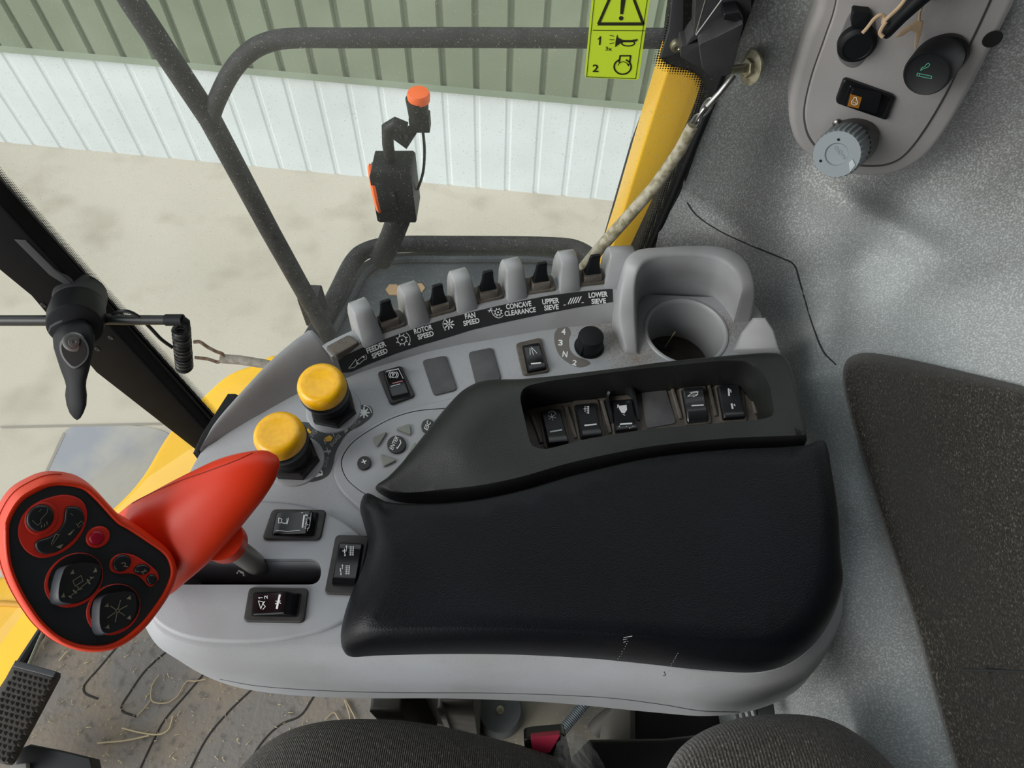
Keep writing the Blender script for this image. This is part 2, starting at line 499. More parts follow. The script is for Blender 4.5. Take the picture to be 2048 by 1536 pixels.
def dots_mat(name, cell):
    """printed ceramic dots on glass: black dots, clear between."""
    m = bpy.data.materials.new(name); m.use_nodes = True; nt = m.node_tree
    b = nt.nodes['Principled BSDF']; b.inputs['Base Color'].default_value = (.006, .006, .007, 1); b.inputs['Roughness'].default_value = .3
    uv = nt.nodes.new('ShaderNodeUVMap')
    sep = nt.nodes.new('ShaderNodeSeparateXYZ'); nt.links.new(uv.outputs[0], sep.inputs[0])
    def cosn(src, k):
        a = nt.nodes.new('ShaderNodeMath'); a.operation = 'MULTIPLY'; a.inputs[1].default_value = k; nt.links.new(src, a.inputs[0])
        c = nt.nodes.new('ShaderNodeMath'); c.operation = 'COSINE'; nt.links.new(a.outputs[0], c.inputs[0]); return c.outputs[0]
    k = 2 * math.pi / cell
    p = nt.nodes.new('ShaderNodeMath'); p.operation = 'MULTIPLY'
    nt.links.new(cosn(sep.outputs[0], k / 2), p.inputs[0]); nt.links.new(cosn(sep.outputs[1], k / 2), p.inputs[1])
    ab = nt.nodes.new('ShaderNodeMath'); ab.operation = 'ABSOLUTE'; nt.links.new(p.outputs[0], ab.inputs[0])
    # second UV map's x = how solid the print is here
    uv2 = nt.nodes.new('ShaderNodeUVMap'); uv2.uv_map = 'fade'
    s2 = nt.nodes.new('ShaderNodeSeparateXYZ'); nt.links.new(uv2.outputs[0], s2.inputs[0])
    ad = nt.nodes.new('ShaderNodeMath'); ad.operation = 'ADD'; nt.links.new(ab.outputs[0], ad.inputs[0]); nt.links.new(s2.outputs[0], ad.inputs[1])
    g = nt.nodes.new('ShaderNodeMath'); g.operation = 'GREATER_THAN'; g.inputs[1].default_value = 1.0
    nt.links.new(ad.outputs[0], g.inputs[0]); nt.links.new(g.outputs[0], b.inputs['Alpha'])
    return m

# ================================================================ OUTSIDE
HG = 3.05                                             # the yard lies this far below the camera
GZ = ZC - HG
g = mk('ground', [(-9, -6, GZ), (9, -6, GZ), (9, 9, GZ), (-9, 9, GZ)], [(0, 1, 2, 3)], CONC)
tag(g, 'pale dusty concrete yard seen through the side window', kind='structure')
# slab with a blue grey patch, left of the pillar
q = [H(*p, HG) + Vector((0, 0, .004)) for p in spl([(132, 862), (200, 850), (300, 856), (345, 880), (330, 950), (280, 1010), (150, 1060), (70, 1040), (90, 960)], 6)]
o = prism('blue_grey_patch', q, (0, 0, -.003), BLUEGREY); tag(o, 'blue grey patch on the concrete left of the black pillar', kind='structure')
for a_, b_ in (((0, 853), (340, 846)), ((128, 865), (60, 1010))):
    o = mk('trim_1', [H(a_[0], a_[1], HG) + Vector((0, 0, .005)), H(b_[0], b_[1], HG) + Vector((0, 0, .005)), H(b_[0] + 4, b_[1] + 4, HG) + Vector((0, 0, .005)), H(a_[0] + 4, a_[1] + 4, HG) + Vector((0, 0, .005))], [(0, 1, 2, 3)], mat('slab joint', '8f8a80', .9))
    tag(o, 'thin joint line between concrete slabs of the yard', kind='structure')

# corrugated building wall: base line from two ground points
A = H(0, 284, HG); B = H(1200, 399, HG)
du = (B - A); du.z = 0; du.normalize(); nn = Vector((du.y, -du.x, 0))      # nn points to the cab
def wall_at(x, y):
    r = ray(x, y); t = (A - CAM).dot(nn) / r.dot(nn); return CAM + r * t
per = (wall_at(467, 0) - wall_at(400, 0)).length
zt = wall_at(600, 152).z
off0 = (wall_at(130, 0) - A).dot(du)
def sheet(name, z0, z1, m, depth, label):
    V = []; F = []
    n0, n1 = -26, 40
    xs = []
    for k in range(n0, n1):
        s = off0 + k * per
        xs += [(s - per * .11, 0), (s - per * .05, -depth), (s + per * .05, -depth), (s + per * .11, 0), (s + per * .5, .0)]
    for z in (z0, z1):
        for s, d in xs:
            p = A + du * s + nn * d; V.append((p.x, p.y, z))
    n = len(xs)
    for i in range(n - 1): F.append((i, i + 1, n + i + 1, n + i))
    o = mk(name, V, F, m, ang=20); return tag(o, label, kind='structure')
wall = thing('building_wall', 'corrugated shed wall, white below and green above, across the yard', 'wall', A)
wall['kind'] = 'structure'
o = sheet('white_sheet', GZ, zt + .0, WHTS, .007, None); o.parent = wall; o.matrix_parent_inverse = Matrix.Translation(-A)
o = sheet('green_sheet', zt, 3.2, GREEN, .026, None); o.parent = wall; o.matrix_parent_inverse = Matrix.Translation(-A)
pz = A + du * -6; pe = A + du * 9
o = mk('drip_edge', [pz + nn * .03 + Vector((0, 0, zt - A.z)), pe + nn * .03 + Vector((0, 0, zt - A.z)), pe + nn * .0 + Vector((0, 0, zt - A.z + .02)), pz + nn * .0 + Vector((0, 0, zt - A.z + .02))], [(0, 1, 2, 3)], GREEN, wall)

# ---- yellow body below the windscreen
hb = 1.42
q = [H(*p, hb) for p in spl([(560, 712), (500, 727), (455, 745), (410, 783), (335, 862), (281, 949), (225, 1010), (140, 1075), (30, 1140), (-60, 1170), (-260, 1300), (-200, 1560), (60, 1420), (250, 1250), (420, 1050), (560, 850)], 6)]
body = thing('yellow_front_body', 'yellow painted machine body sloping below the windscreen, left of the console', 'body panel', (-.9, .3, ZC - hb - .3))
prism('body_panel', q, (0, 0, -.35), YBODY, body, .03, 4)
a, b = H(-40, 1216, hb - .004), H(84, 1221, hb - .004)
tube('panel_seam', [H(-60, 1208, hb - .0), H(10, 1207, hb), H(88, 1213, hb)], .006, mat('seam amber', 'd89a12', .5), body)

# ---- yellow rear pillar outside the glass, with a dark rail before it
q = [PY(*p, .64) for p in rnd([(1418, -120), (1500, -120), (1420, 120), (1402, 175), (1389, 240), (1266, 520), (1229, 620), (1150, 620), (1200, 560), (1231, 470), (1289, 280), (1330, 150)], 12)]
o = prism('yellow_door_post', q, (0, .05, 0), YBODY, None, .012, 3); tag(o, 'bright yellow upright post outside the window, beside the black pillar', 'post')
o = tube('dark_grab_rail', [PY(1385, -90, .74), PY(1345, 120, .74), PY(1312, 200, .74), PY(1278, 290, .74), PY(1245, 400, .74), PY(1218, 490, .74), PY(1190, 600, .74)], .0115, RAIL)
tag(o, 'dark slanting grab rail just left of the yellow post', 'rail')

# ---- platform, its tube frame, hand rails
hp = 1.27
q = [H(*p, hp) for p in [(585, 760), (618, 680), (655, 625), (705, 535), (760, 506), (900, 500), (1140, 503), (1205, 530), (1260, 640), (1260, 800)]]
plat = thing('access_platform', 'blue grey steel access platform outside the window', 'platform', H(900, 600, hp + .05))
pp = prism('platform_plate', q, (0, 0, -.05), PLAT, plat, .004, 2)
tube('edge_tube', spl([H(*p, hp - .03) for p in [(588, 760), (612, 700), (640, 650), (672, 590), (705, 525), (735, 500), (790, 489), (900, 488), (1090, 490), (1160, 500), (1200, 540), (1225, 620)]], 6, False), .02, RAIL, plat)
tube('inner_lip', spl([H(*p, hp - .006) for p in [(655, 680), (700, 600), (735, 540), (790, 520), (900, 518), (1090, 520), (1150, 540)]], 6, False), .01, PLAT, plat, 8)
for c_, r_, mm in (((786, 579), 15, RUSTP), ((838, 575), 12, RUSTP)):
    prism('rust_spot', [H(c_[0] + r_ * math.cos(k * math.pi / 3), c_[1] + r_ * .8 * math.sin(k * math.pi / 3), hp - .003) for k in range(6)], (0, 0, -.004), mm, plat)
box('post_bracket', H(628, 612, hp - .06), (.022, 0, 0), (0, .02, 0), (0, 0, .05), RAIL, plat, .006)

hr = thing('hand_rail', 'long dark diagonal hand rail with a branch bent across the window', 'rail', H(655, 690, 1.2))
tube('rail_post', [PY(93, -320, .85), PY(262, 0, .85), PY(420, 238, .85), PY(540, 462, .85), PY(655, 668, .85), PY(700, 760, .85)], [.0150, .0155, .0162, .0165, .017, .017], RAIL, hr, 16)
tube('rail_branch', spl([PY(*p, .85) for p in [(420, 245), (432, 205), (462, 145), (500, 103), (545, 82), (600, 76), (700, 76), (900, 75), (1100, 76), (1320, 77), (1500, 80)]], 6, False), .0122, RAIL, hr, 16)

# ---- work lamp and small beacon on a stalk
Yl = 1.12
def PL(x, y): return PY(x, y, Yl)
lm = thing('work_lamp', 'dark work lamp with orange rim on a stalk at the platform edge', 'lamp', PY(770, 490, Yl))
tube('stalk', [PL(762, 520), PL(785, 470), PL(800, 430)], .026, BODYB, lm)
cx = PL(792, 375); ex = (PL(832, 375) - cx); ez = Vector((0, 0, (PL(792, 330) - PL(792, 430)).length * .52))
box('lamp_body', cx, ex, (0, .035, 0), ez, BODYB, lm, .012)
lathe('lamp_lens', cx - ex * .75, -ex + Vector((0, -.01, 0)), [(0, .03), (.004, .048), (.014, .05), (.018, .045), (.02, .0)], ORNG, lm, 24)
lathe('lamp_shell', cx - ex * .2, -ex + Vector((0, -.01, 0)), [(-.01, .035), (.0, .05), (.012, .056), (.03, .055), (.032, 0)], BODYB, lm, 24)
tube('lamp_arm', [PL(783, 335), PL(776, 290), PL(775, 255), PL(790, 246), PL(812, 256)], .0115, BODYB, lm)
tube('arm_joint', [PL(790, 262), PL(812, 282), PL(818, 262)], .015, BODYB, lm)
box('arm_block', PL(840, 243), PL(862, 243) - PL(842, 243), (0, .012, 0), Vector((0, 0, .018)), BODYB, lm, .004)
tube('lamp_cable', spl([PL(845, 255), PL(849, 300), PL(846, 345), PL(835, 380)], 5, False), .0028, BODYB, lm, 6)
bc = thing('beacon', 'small dark beacon with an orange cap above the work lamp', 'beacon', PL(840, 236))
lathe('beacon_body', PL(838, 240), (0, 0, 1), [(0, .014), (.003, .018), (.045, .021), (.048, 0)], BODYB, bc, 20)
lathe('beacon_cap', PL(838, 201), (0, 0, 1), [(0, .020), (.012, .021), (.017, .019), (.019, 0)], ORNG, bc, 20)

# ================================================================ CAB SHELL
fl = [(-.40, .57)] + [(H(x_, y_, 1.25).x, H(x_, y_, 1.25).y) for x_, y_ in ((460, 1030), (330, 1080), (200, 1140))] + [(H(92, 1251, 1.25).x, H(92, 1251, 1.25).y), (H(20, 1365, 1.25).x, H(20, 1365, 1.25).y)] + [(-.88, .0), (-.85, -.4), (-.6, -.8), (1.0, -.8), (1.0, .57)]
floor = prism('floor', [Vector((x, y, 0)) for x, y in fl], (0, 0, -.05), RUBM); tag(floor, 'dusty brown grey rubber mat on the cab floor', kind='structure')
for gp in ([(238, 1289), (198, 1336), (174, 1363), (167, 1376), (172, 1388), (196, 1398)],
           [(341, 1296), (291, 1341), (259, 1386), (244, 1410), (246, 1423), (272, 1433)],
           [(440, 1300), (407, 1348), (370, 1392), (330, 1439), (304, 1487), (270, 1560)],
           [(560, 1330), (507, 1376), (455, 1426), (412, 1479), (370, 1560)],
           [(640, 1370), (623, 1400), (600, 1432), (560, 1450), (520, 1490), (480, 1560)]):
    tube('mat_groove', [p + Vector((0, 0, -.0008)) for p in spl([H(*p, 1.25) for p in gp], 6, False)], .0022, GROOVE, floor, 6)
tube('edge_rail', [H(150, 1160, 1.235), H(92, 1251, 1.235), H(52, 1312, 1.235), H(-30, 1440, 1.235)], .008, BODYB, floor, 8)
random.seed(3)
chaff = []
for k in range(420):
    x = random.uniform(60, 620); y = random.uniform(1250, 1536)
    if k > 360: x = random.uniform(950, 1260); y = random.uniform(1400, 1470)
    p = H(x, y, 1.248); a = random.uniform(0, 3.14); L = random.choice([.0008, .001, .0014, .0022, .004]) ; W = random.uniform(.0003, .0008)
    e = Vector((math.cos(a), math.sin(a), 0)) * L; f = Vector((-math.sin(a), math.cos(a), 0)) * W; z = Vector((0, 0, .0012))
    chaff.append((p, e, f, z))
V = []; F = []
for p, e, f, z in chaff:
    k = len(V); V += [p - e - f, p + e - f, p + e + f, p - e + f, p + z]
    F += [(k, k + 1, k + 4), (k + 1, k + 2, k + 4), (k + 2, k + 3, k + 4), (k + 3, k, k + 4)]
o = mk('chaff', V, F, STRAWY); tag(o, 'scattered pale chaff and husks on the floor mat', 'chaff', kind='stuff')
for i, (lb, pts, mm) in enumerate([
    ('curled brown straw shaped like a hook beside the second mat groove', [(318, 1350), (305, 1370), (302, 1395), (310, 1405), (335, 1405), (355, 1392), (367, 1372), (375, 1362), (392, 1362), (412, 1358)], STRAW),
    ('bent straw with a yellow end lying across the third mat groove', [(244, 1456), (280, 1465), (315, 1469), (336, 1460), (344, 1440), (345, 1432)], STRAWY),
    ('long straight straw just right of the pedal bottom', [(195, 1486), (250, 1481), (298, 1471)], STRAWY),
    ('thin straw fallen on the thin gap at centre of mat', [(274, 1432), (290, 1415), (302, 1400)], STRAW),
    ('looped tan straw under the console edge by the post', [(650, 1440), (668, 1425), (680, 1440), (700, 1438), (690, 1400), (705, 1425), (712, 1440)], STRAW),
    ('short straight straw under the joystick head', [(118, 1322), (135, 1302)], STRAWY)]):
    o = tube('straw', spl([H(*p, 1.246) for p in pts], 5, False), .0012, mm, None, 6); tag(o, lb, 'straw', 'straws on the floor mat')

# ceiling and rear enclosure (out of the frame; the cab is closed above and behind)
o = box('ceiling', (.1, -.1, 1.86), (.95, 0, 0), (0, .76, 0), (0, 0, .03), mat('head lining', '747573', .9)); tag(o, 'pale cab head lining', kind='structure')
o = box('wall_rear', (.86, -.1, 1.0), (.04, 0, 0), (0, .72, 0), (0, 0, 1.03), mat('rear lining', '55585a', .9)); tag(o, 'grey lining of the cab rear wall', kind='structure')

# windscreen, bowed
WS = [(-.565, .575), (-.64, .52), (-.735, .42), (-.81, .30), (-.86, .15), (-.885, 0), (-.87, -.3), (-.8, -.6)]
V = [(x, y, z) for z in (.0, 2.0) for x, y in WS]; n = len(WS)
o = mk('window_2', V, [(i, i + 1, n + i + 1, n + i) for i in range(n - 1)], GLASSC); tag(o, 'clear curved windscreen left of the black pillar', kind='structure')
# right window
YG = .555
corners = [(-.56, .02), (.22, .02), (.22, 2.0), (-.56, 2.0)]
o = mk('window_1', [(x, YG, z) for x, z in corners], [(0, 1, 2, 3)], GLASS); tag(o, 'dusty right side window glass', kind='structure')
glass = o

# printed frit on the glass
def frit(name, solid, clear, m, Y=YG - .002):
    S = [PY(*p, Y) for p in solid]; C = [PY(*p, Y) for p in clear]
    n = len(S); V = S + C
    me = bpy.data.meshes.new(name); me.from_pydata([tuple(v) for v in V], [], [(i, i + 1, n + i + 1, n + i) for i in range(n - 1)])
    u1 = me.uv_layers.new(name='UVMap'); u2 = me.uv_layers.new(name='fade')
    for l in me.loops:
        v = V[l.vertex_index]; u1.data[l.index].uv = (v.x, v.z); u2.data[l.index].uv = (.92 if l.vertex_index < n else .12, 0)
    return fin(name, me, m)
FR = dots_mat('frit dots', .0022)
clear = [(1346, -60), (1340, 20), (1322, 75), (1306, 115), (1306, 128), (1318, 140), (1340, 148), (1365, 152), (1386, 162), (1393, 178), (1388, 205), (1370, 255), (1340, 330), (1310, 405), (1275, 490), (1230, 600)]
solid = [(1366, -60), (1358, 20), (1340, 75), (1322, 108), (1322, 116), (1332, 126), (1350, 134), (1378, 139), (1400, 154), (1408, 178), (1402, 210), (1384, 260), (1354, 335), (1324, 410), (1290, 495), (1245, 605)]
o = frit('window_1_dots', solid, clear, FR); o.name = 'trim_2'; tag(o, 'black dotted print fading along the rear edge of the window', kind='structure')
fritblk = [PY(*p, YG + .001) for p in solid + [(1262, 605), (1310, 500), (1362, 390), (1402, 275), (1440, 180), (1480, 80), (1530, -60)]]
bm_ = mat('frit black', '060608', .3, spec=.12)
o = prism('trim_3', fritblk, (0, .004, 0), bm_); tag(o, 'glossy black glass border behind the dotted print', kind='structure')
# dots beside the front pillar
def lineoff(p, q, d):
    v = (Vector(q) - Vector(p)).normalized(); nrm = Vector((v.y, -v.x)); return [tuple(Vector(p) + nrm * d), tuple(Vector(q) + nrm * d)]
a_, b_ = (-490, -196), (450, 856)
o = frit('trim_4', lineoff(a_, b_, 0), lineoff(a_, b_, 13), FR, YG - .003); tag(o, 'fine dotted print along the front edge of the side window', kind='structure')

# front pillar
pil = thing('front_pillar', 'black slanting front pillar of the cab, left in the view', 'pillar', PY(420, 880, .55)); pil['kind'] = 'structure'
def band(x0, y0, x1, y1, wa, wb, Y, nm, m, th, bev=.002):
    d = (Vector((x1, y1)) - Vector((x0, y0))).normalized(); nr = Vector((-d.y, d.x))
    P = [Vector((x0, y0)) , Vector((x1, y1)), Vector((x1, y1)) + nr * wb, Vector((x0, y0)) + nr * wa]
    return prism(nm, [PY(p.x, p.y, Y) for p in P], (0, th, 0), m, pil, bev)
band(-500, -188, 470, 880, 16, 16, .553, 'glass_border', bm_, .004, 0)
band(-505, -183, 470, 893, 22, 20, .548, 'outer_gasket', mat('gasket gloss', '101114', .3, spec=.2), .01, .003)
band(-515, -170, 470, 915, 14, 10, .540, 'seal_strip', mat('seal grey', '4b4e50', .5), .012, .004)
o = prism('pillar_cover', [PY(*p, .530) for p in [(-540, -150), (-532, -175), (480, 935), (520, 1030), (470, 1010), (400, 908), (190, 745), (60, 592), (0, 543), (-540, 64)]], (0, .02, 0), PIL, pil, .004)
for c_ in ((133, 582), (87, 610), (222, 675), (195, 698)):
    p = PY(c_[0], c_[1], .530); lathe('screw', p, (0, -1, 0), [(0, .0038), (.0012, .0034), (.0014, .0018), (.0008, .0014), (.0008, 0)], MATT, pil, 12)
prism('pale_strip', [PY(*p, .5285) for p in [(28, 480), (52, 482), (110, 540), (140, 562), (160, 590), (150, 590), (125, 567), (98, 550)]], (0, .004, 0), mat('strip grey', '3c3d40', .5, spec=.3), pil, .001)  # thin pale grey strip set on the pillar cover

# rear side pillar between glass and upholstery
o = prism('pillar_rear', [PY(*p, .600) for p in [(1365, -140), (1600, -140), (1530, 0), (1462, 170), (1400, 300), (1375, 420), (1320, 600), (1200, 640), (1262, 530), (1325, 400), (1385, 270), (1410, 205), (1412, 178), (1398, 152), (1350, 132), (1330, 112)]], (0, .03, 0), PIL, None, .002)
o.name = 'rear_pillar'; tag(o, 'black rear pillar between the window and the grey upholstery', 'pillar', kind='structure')
o = tube('rubber_seal', [PY(1545, -120, .556), PY(1490, 20, .556), PY(1430, 190, .556), PY(1350, 385, .556), PY(1300, 500, .556), PY(1270, 580, .556)], .0035, SOFTB); tag(o, 'thin black rubber seal running along the upholstery edge', 'seal')

# sticker on the glass
st = thing('warning_sticker', 'lime green warning sticker with triangle, horn and engine symbols', 'sticker', PY(1240, 75, YG))
sp = prism('sticker_sheet', [PY(*p, YG - .0012) for p in rnd([(1190, -70), (1309, -70), (1277, 160), (1169, 155)], 6)], (0, .0008, 0), STICK, st)
Sf = []
def sk(pts, wd): Sf.extend(stroke(pts, wd))
sk([(1194, -60), (1173, 153)], 1.2); sk([(1173, 153), (1271, 157)], 1.2); sk([(1271, 157), (1303, -60)], 1.2); sk([(1186, 60), (1289, 61)], 1.4)
sk([(1245, -62), (1197, 47), (1286, 47), (1245, -62)], 5.5)
sk([(1245, -72), (1193, 47)], 1.2); sk([(1194, 50), (1288, 50)], 1.2); sk([(1290, 47), (1247, -72)], 1.2)
Sf.extend(fan([(1243, -25), (1255, -25), (1246, 28), (1240, 28)])); Sf.append(disc(1242, 36, 4.5))
Sf += stroke([(1200.5, 73), (1199, 89)], 3) + stroke([(1200.5, 74), (1196, 78)], 2) + text_polys('3x', 1217, 97, 13, 8, -3, .015) + text_polys('2', 1191, 136, 12, 15, -3, .02)
Sf.extend(fan([(1234, 68), (1236, 75), (1244, 79), (1258, 80), (1272, 78), (1275, 77), (1274, 82), (1262, 84), (1244, 84), (1238, 88), (1230, 94), (1231, 82)]))
sk(disc(1256, 86, 13, 16, 5.5) + [disc(1256, 86, 13, 16, 5.5)[0]], 2.4)
for yy in ((70, 72), (79, 79), (87, 85)): sk([(1219, yy[0]), (1228, yy[1])], 1.2)
sk([(1238, 124), (1240, 111), (1261, 111), (1259, 124)], 3)
sk(arc(1245, 133, 17, -65, 245, 18, 15), 3)
sk(arc(1246, 134, 11, 200, 340, 10), 1.4); Sf.extend(fan([(1253, 127), (1259, 127), (1257, 133)]))
print_on('sticker_print', Sf, [sp], STBLK, st)

# ================================================================ UPHOLSTERED CORNER
CP = []
for x, y, k, v in [(1700, -500, 'Y', .56), (1560, -150, 'Y', .562), (1500, 20, 'Y', .562), (1450, 140, 'Y', .562), (1400, 260, 'Y', .562), (1360, 380, 'Y', .56), (1320, 470, 'Y', .557), (1300, 540, 'Y', .55),
                   (1300, 700, 'Y', .55), (1600, 300, 'Y', .575), (1560, 450, 'Y', .572), (1500, 560, 'Y', .55), (1590, 620, 'X', .318), (1700, 500, 'Y', .55), (1650, 720, 'X', .335), (1605, 800, 'X', .31),
                   (1450, 850, 'X', .30), (1500, 1100, 'X', .30), (1700, 1000, 'X', .33), (1690, 1200, 'X', .315), (1750, 1200, 'X', .345), (1700, 1400, 'X', .325), (1850, 1500, 'X', .36), (1620, 1440, 'X', .30), (1500, 1500, 'X', .28), (1800, 1800, 'X', .33),
                   (2048, 400, 'X', .50), (2048, 600, 'X', .51), (1850, 600, 'X', .44), (1800, 420, 'Y', .565), (2048, 150, 'Y', .55), (2048, -20, 'Y', .55), (1800, 150, 'Y', .575), (1850, -400, 'Y', .56), (2300, -300, 'X', .56),
                   (2048, 1000, 'X', .50), (1950, 1100, 'X', .46), (1850, 900, 'X', .43), (2048, 1400, 'X', .46), (2350, 700, 'X', .60), (2350, 1300, 'X', .56), (2350, 1800, 'X', .54), (2350, 200, 'X', .6)]:
    t = {'Y': tY, 'X': tX}[k](x, y, v); CP.append((x / 1000, y / 1000, t))
CPa = np.array(CP); nC = len(CPa)
def _phi(r): return np.where(r > 1e-9, r * r * np.log(np.maximum(r, 1e-9)), 0)
_D = np.hypot(CPa[:, None, 0] - CPa[None, :, 0], CPa[:, None, 1] - CPa[None, :, 1])
_K = _phi(_D) + np.eye(nC) * .002; _Pm = np.c_[np.ones(nC), CPa[:, :2]]
_S = np.linalg.solve(np.block([[_K, _Pm], [_Pm.T, np.zeros((3, 3))]]), np.r_[CPa[:, 2], np.zeros(3)])
def fab_t(x, y):
    x /= 1000; y /= 1000
    r = np.hypot(CPa[:, 0] - x, CPa[:, 1] - y)
    return float(_phi(r) @ _S[:nC] + _S[nC] + _S[nC + 1] * x + _S[nC + 2] * y)
edge = spl([(1690, -520), (1560, -170), (1505, 0), (1448, 135), (1405, 245), (1392, 290), (1362, 335), (1366, 370), (1345, 415), (1322, 450), (1310, 500), (1295, 560), (1300, 700), (1400, 850), (1450, 1000), (1470, 1200), (1440, 1400), (1400, 1600), (1380, 1850)], 7, False)
V = []; F = []; nx = 72; ny = len(edge)
for e in edge:
    for i in range(nx):
        s = i / (nx - 1); x = e.x + (2380 - e.x) * s; y = e.y
        # soft folds of the trim
        t = fab_t(x, y) - .006
        def bump(cx, cy, sx, sy, a, rot=0):
            c, sn = math.cos(rot), math.sin(rot); dx, dy = x - cx, y - cy
            u, v = (dx * c + dy * sn) / sx, (-dx * sn + dy * c) / sy
            return a * 2.6 * math.exp(-(u * u + v * v))
        t += bump(1590, 330, 70, 160, .014, .1) + bump(1690, 560, 60, 130, .016, .9) + bump(1650, 640, 45, 120, -.012, .3) + bump(1730, 430, 160, 40, -.012, .5) + bump(1880, 330, 50, 160, .012, .9) + bump(1900, 520, 200, 60, -.008, -.3) + bump(1480, 470, 100, 30, -.008, .5)
        V.append(PT(x, y, t))
for j in range(ny - 1):
    for i in range(nx - 1):
        F.append((j * nx + i, j * nx + i + 1, (j + 1) * nx + i + 1, (j + 1) * nx + i))
up = mk('wall_right', V, F, FAB, ang=80)
tag(up, 'grey felt upholstery around the rear right corner of the cab', kind='structure')
def seam(name, pts, r, m, parent, tg=(up,), off=.0):
    P = [drape(p.x, p.y, tg, off) for p in spl(pts, 6, False)]
    return tube(name, [p for p in P if p], r, m, parent, 6)
SEAMM = mat('dark seam cloth', '3a3d3e', .95)  # dark cloth tone of the seam lines
seam('trim_seam', [(1374, 405), (1395, 432), (1440, 462), (1500, 490), (1560, 515), (1588, 530), (1600, 565), (1622, 640), (1645, 700), (1672, 730)], .0009, SEAMM, up)

# dark knit cushion panel on the right
cL = spl([(1684, 752), (1692, 800), (1716, 890), (1745, 985), (1775, 1080), (1808, 1180), (1838, 1280), (1868, 1390), (1912, 1545), (1960, 1700)], 5, False)
cT = interp(spl([(1684, 752), (1688, 730), (1700, 714), (1725, 706), (1760, 708), (1830, 721), (1930, 744), (2048, 773), (2200, 812), (2420, 870)], 6, False), 400)
V = []; F = []; nb = 72; na = len(cL)
for j, e in enumerate(cL):
    a = j / (na - 1)
    for i in range(nb):
        b = (i / (nb - 1)) ** 1.5
        tp_ = cT[int(b * 399)]
        p = tp_ + (e - cL[0]) * (1 - .25 * b) + Vector((0, 90 * b * a))
        d = (tp_ - cT[0]).length
        down_ = (e - cL[0]).length
        edge_d = min(d / 60, 1.0); top_d = min((down_ + 1) / 34, 1)
        pad = .026 * math.sqrt(max(0, 1 - (1 - edge_d) ** 2)) * math.sqrt(max(0, 1 - (1 - top_d) ** 2))
        pad += .005 * math.sin((d - 60) / 60) * math.exp(-d / 260) * (1 if d > 60 else 0) * top_d
        if abs(p.y - 1342) < 6 and p.x > 1912: pad -= .004
        V.append(PT(p.x, p.y, fab_t(p.x, p.y) - .003 - pad))
for j in range(na - 1):
    for i in range(nb - 1):
        F.append((j * nb + i, j * nb + i + 1, (j + 1) * nb + i + 1, (j + 1) * nb + i))
cu = mk('padded_panel', V, F, KNITD, ang=80); tag(cu, 'dark speckled knit padded panel on the rear right, beside the grey felt strip', 'cushion')
tube('panel_seam', [q for q in (drape(x, y, (cu,), .0002) for x, y in [(1925, 1340), (1960, 1341), (2000, 1342), (2044, 1343)]) if q], .0009, SEAMM, cu, 6)

# ================================================================ AUXILIARY PANEL (upper right)
a0, a1, a2 = PT(1620, 150, .575), PT(1980, 100, .535), PT(1750, 340, .640)
pn = (a1 - a0).cross(a2 - a0).normalized()
if pn.dot(CAM - a0) < 0: pn = -pn
def PN(x, y, o=0.0): return PP(x, y, a0 + pn * o, pn)
aux = thing('auxiliary_panel', 'rounded warm grey switch panel on the upholstery, upper right', 'control panel', PN(1800, 340) - pn * .04)
outl = spl([(1640, -150), (1638, 0), (1612, 75), (1590, 150), (1578, 215), (1582, 262), (1600, 300), (1640, 330), (1690, 350), (1745, 356), (1800, 347), (1845, 322), (1880, 285), (1925, 215), (1975, 120), (2035, 0), (2110, -150)], 6, False)
ax = prism('panel_body', [PN(p.x, p.y, -.006) for p in outl], -pn * .05, PODG, aux, .012, 5)
inn = spl([(1690, -150), (1671, 0), (1648, 75), (1622, 150), (1607, 215), (1609, 255), (1622, 285), (1650, 312), (1692, 328), (1740, 334), (1780, 329), (1812, 310), (1850, 262), (1893, 190), (1932, 110), (1975, 20), (2050, -150)], 6, False)
prism('panel_gap', [PN(p.x, p.y, -.0052) for p in inn], -pn * .01, mat('gap dark', '4a4745', .8), aux)
axf = prism('face_plate', [PN(p.x + (1790 - p.x) * .022, p.y + (200 - p.y) * .02, -.0035) for p in inn], -pn * .01, PODG, aux, .0015, 3)
# socket pocket and cap
pk = spl([(1684, 60), (1700, 25), (1722, 15), (1745, 28), (1753, 60), (1745, 95), (1722, 130), (1700, 136), (1680, 122), (1673, 95)], 5)
prism('socket_pocket', [PN(p.x, p.y, -.0030) for p in pk], -pn * .004, mat('pocket grey', '716f70', .55), aux, .001)
sk_ = lathe('socket_cap', PN(1713, 82, -.003), pn, [(0, .0140), (.006, .0140), (.008, .0122), (.0085, .0105), (.0078, .010), (.0078, 0)], SOFTB, aux, 32)
prism('cap_tab', [PN(*p, .003) for p in rnd([(1692, 100), (1732, 105), (1722, 118), (1698, 114)], 4)], -pn * .006, SOFTB, sk_, .001)
prism('cap_hinge', [PN(*p, .006) for p in rnd([(1706, 24), (1742, 28), (1738, 58), (1702, 55)], 5)], -pn * .009, SOFTB, sk_, .002)
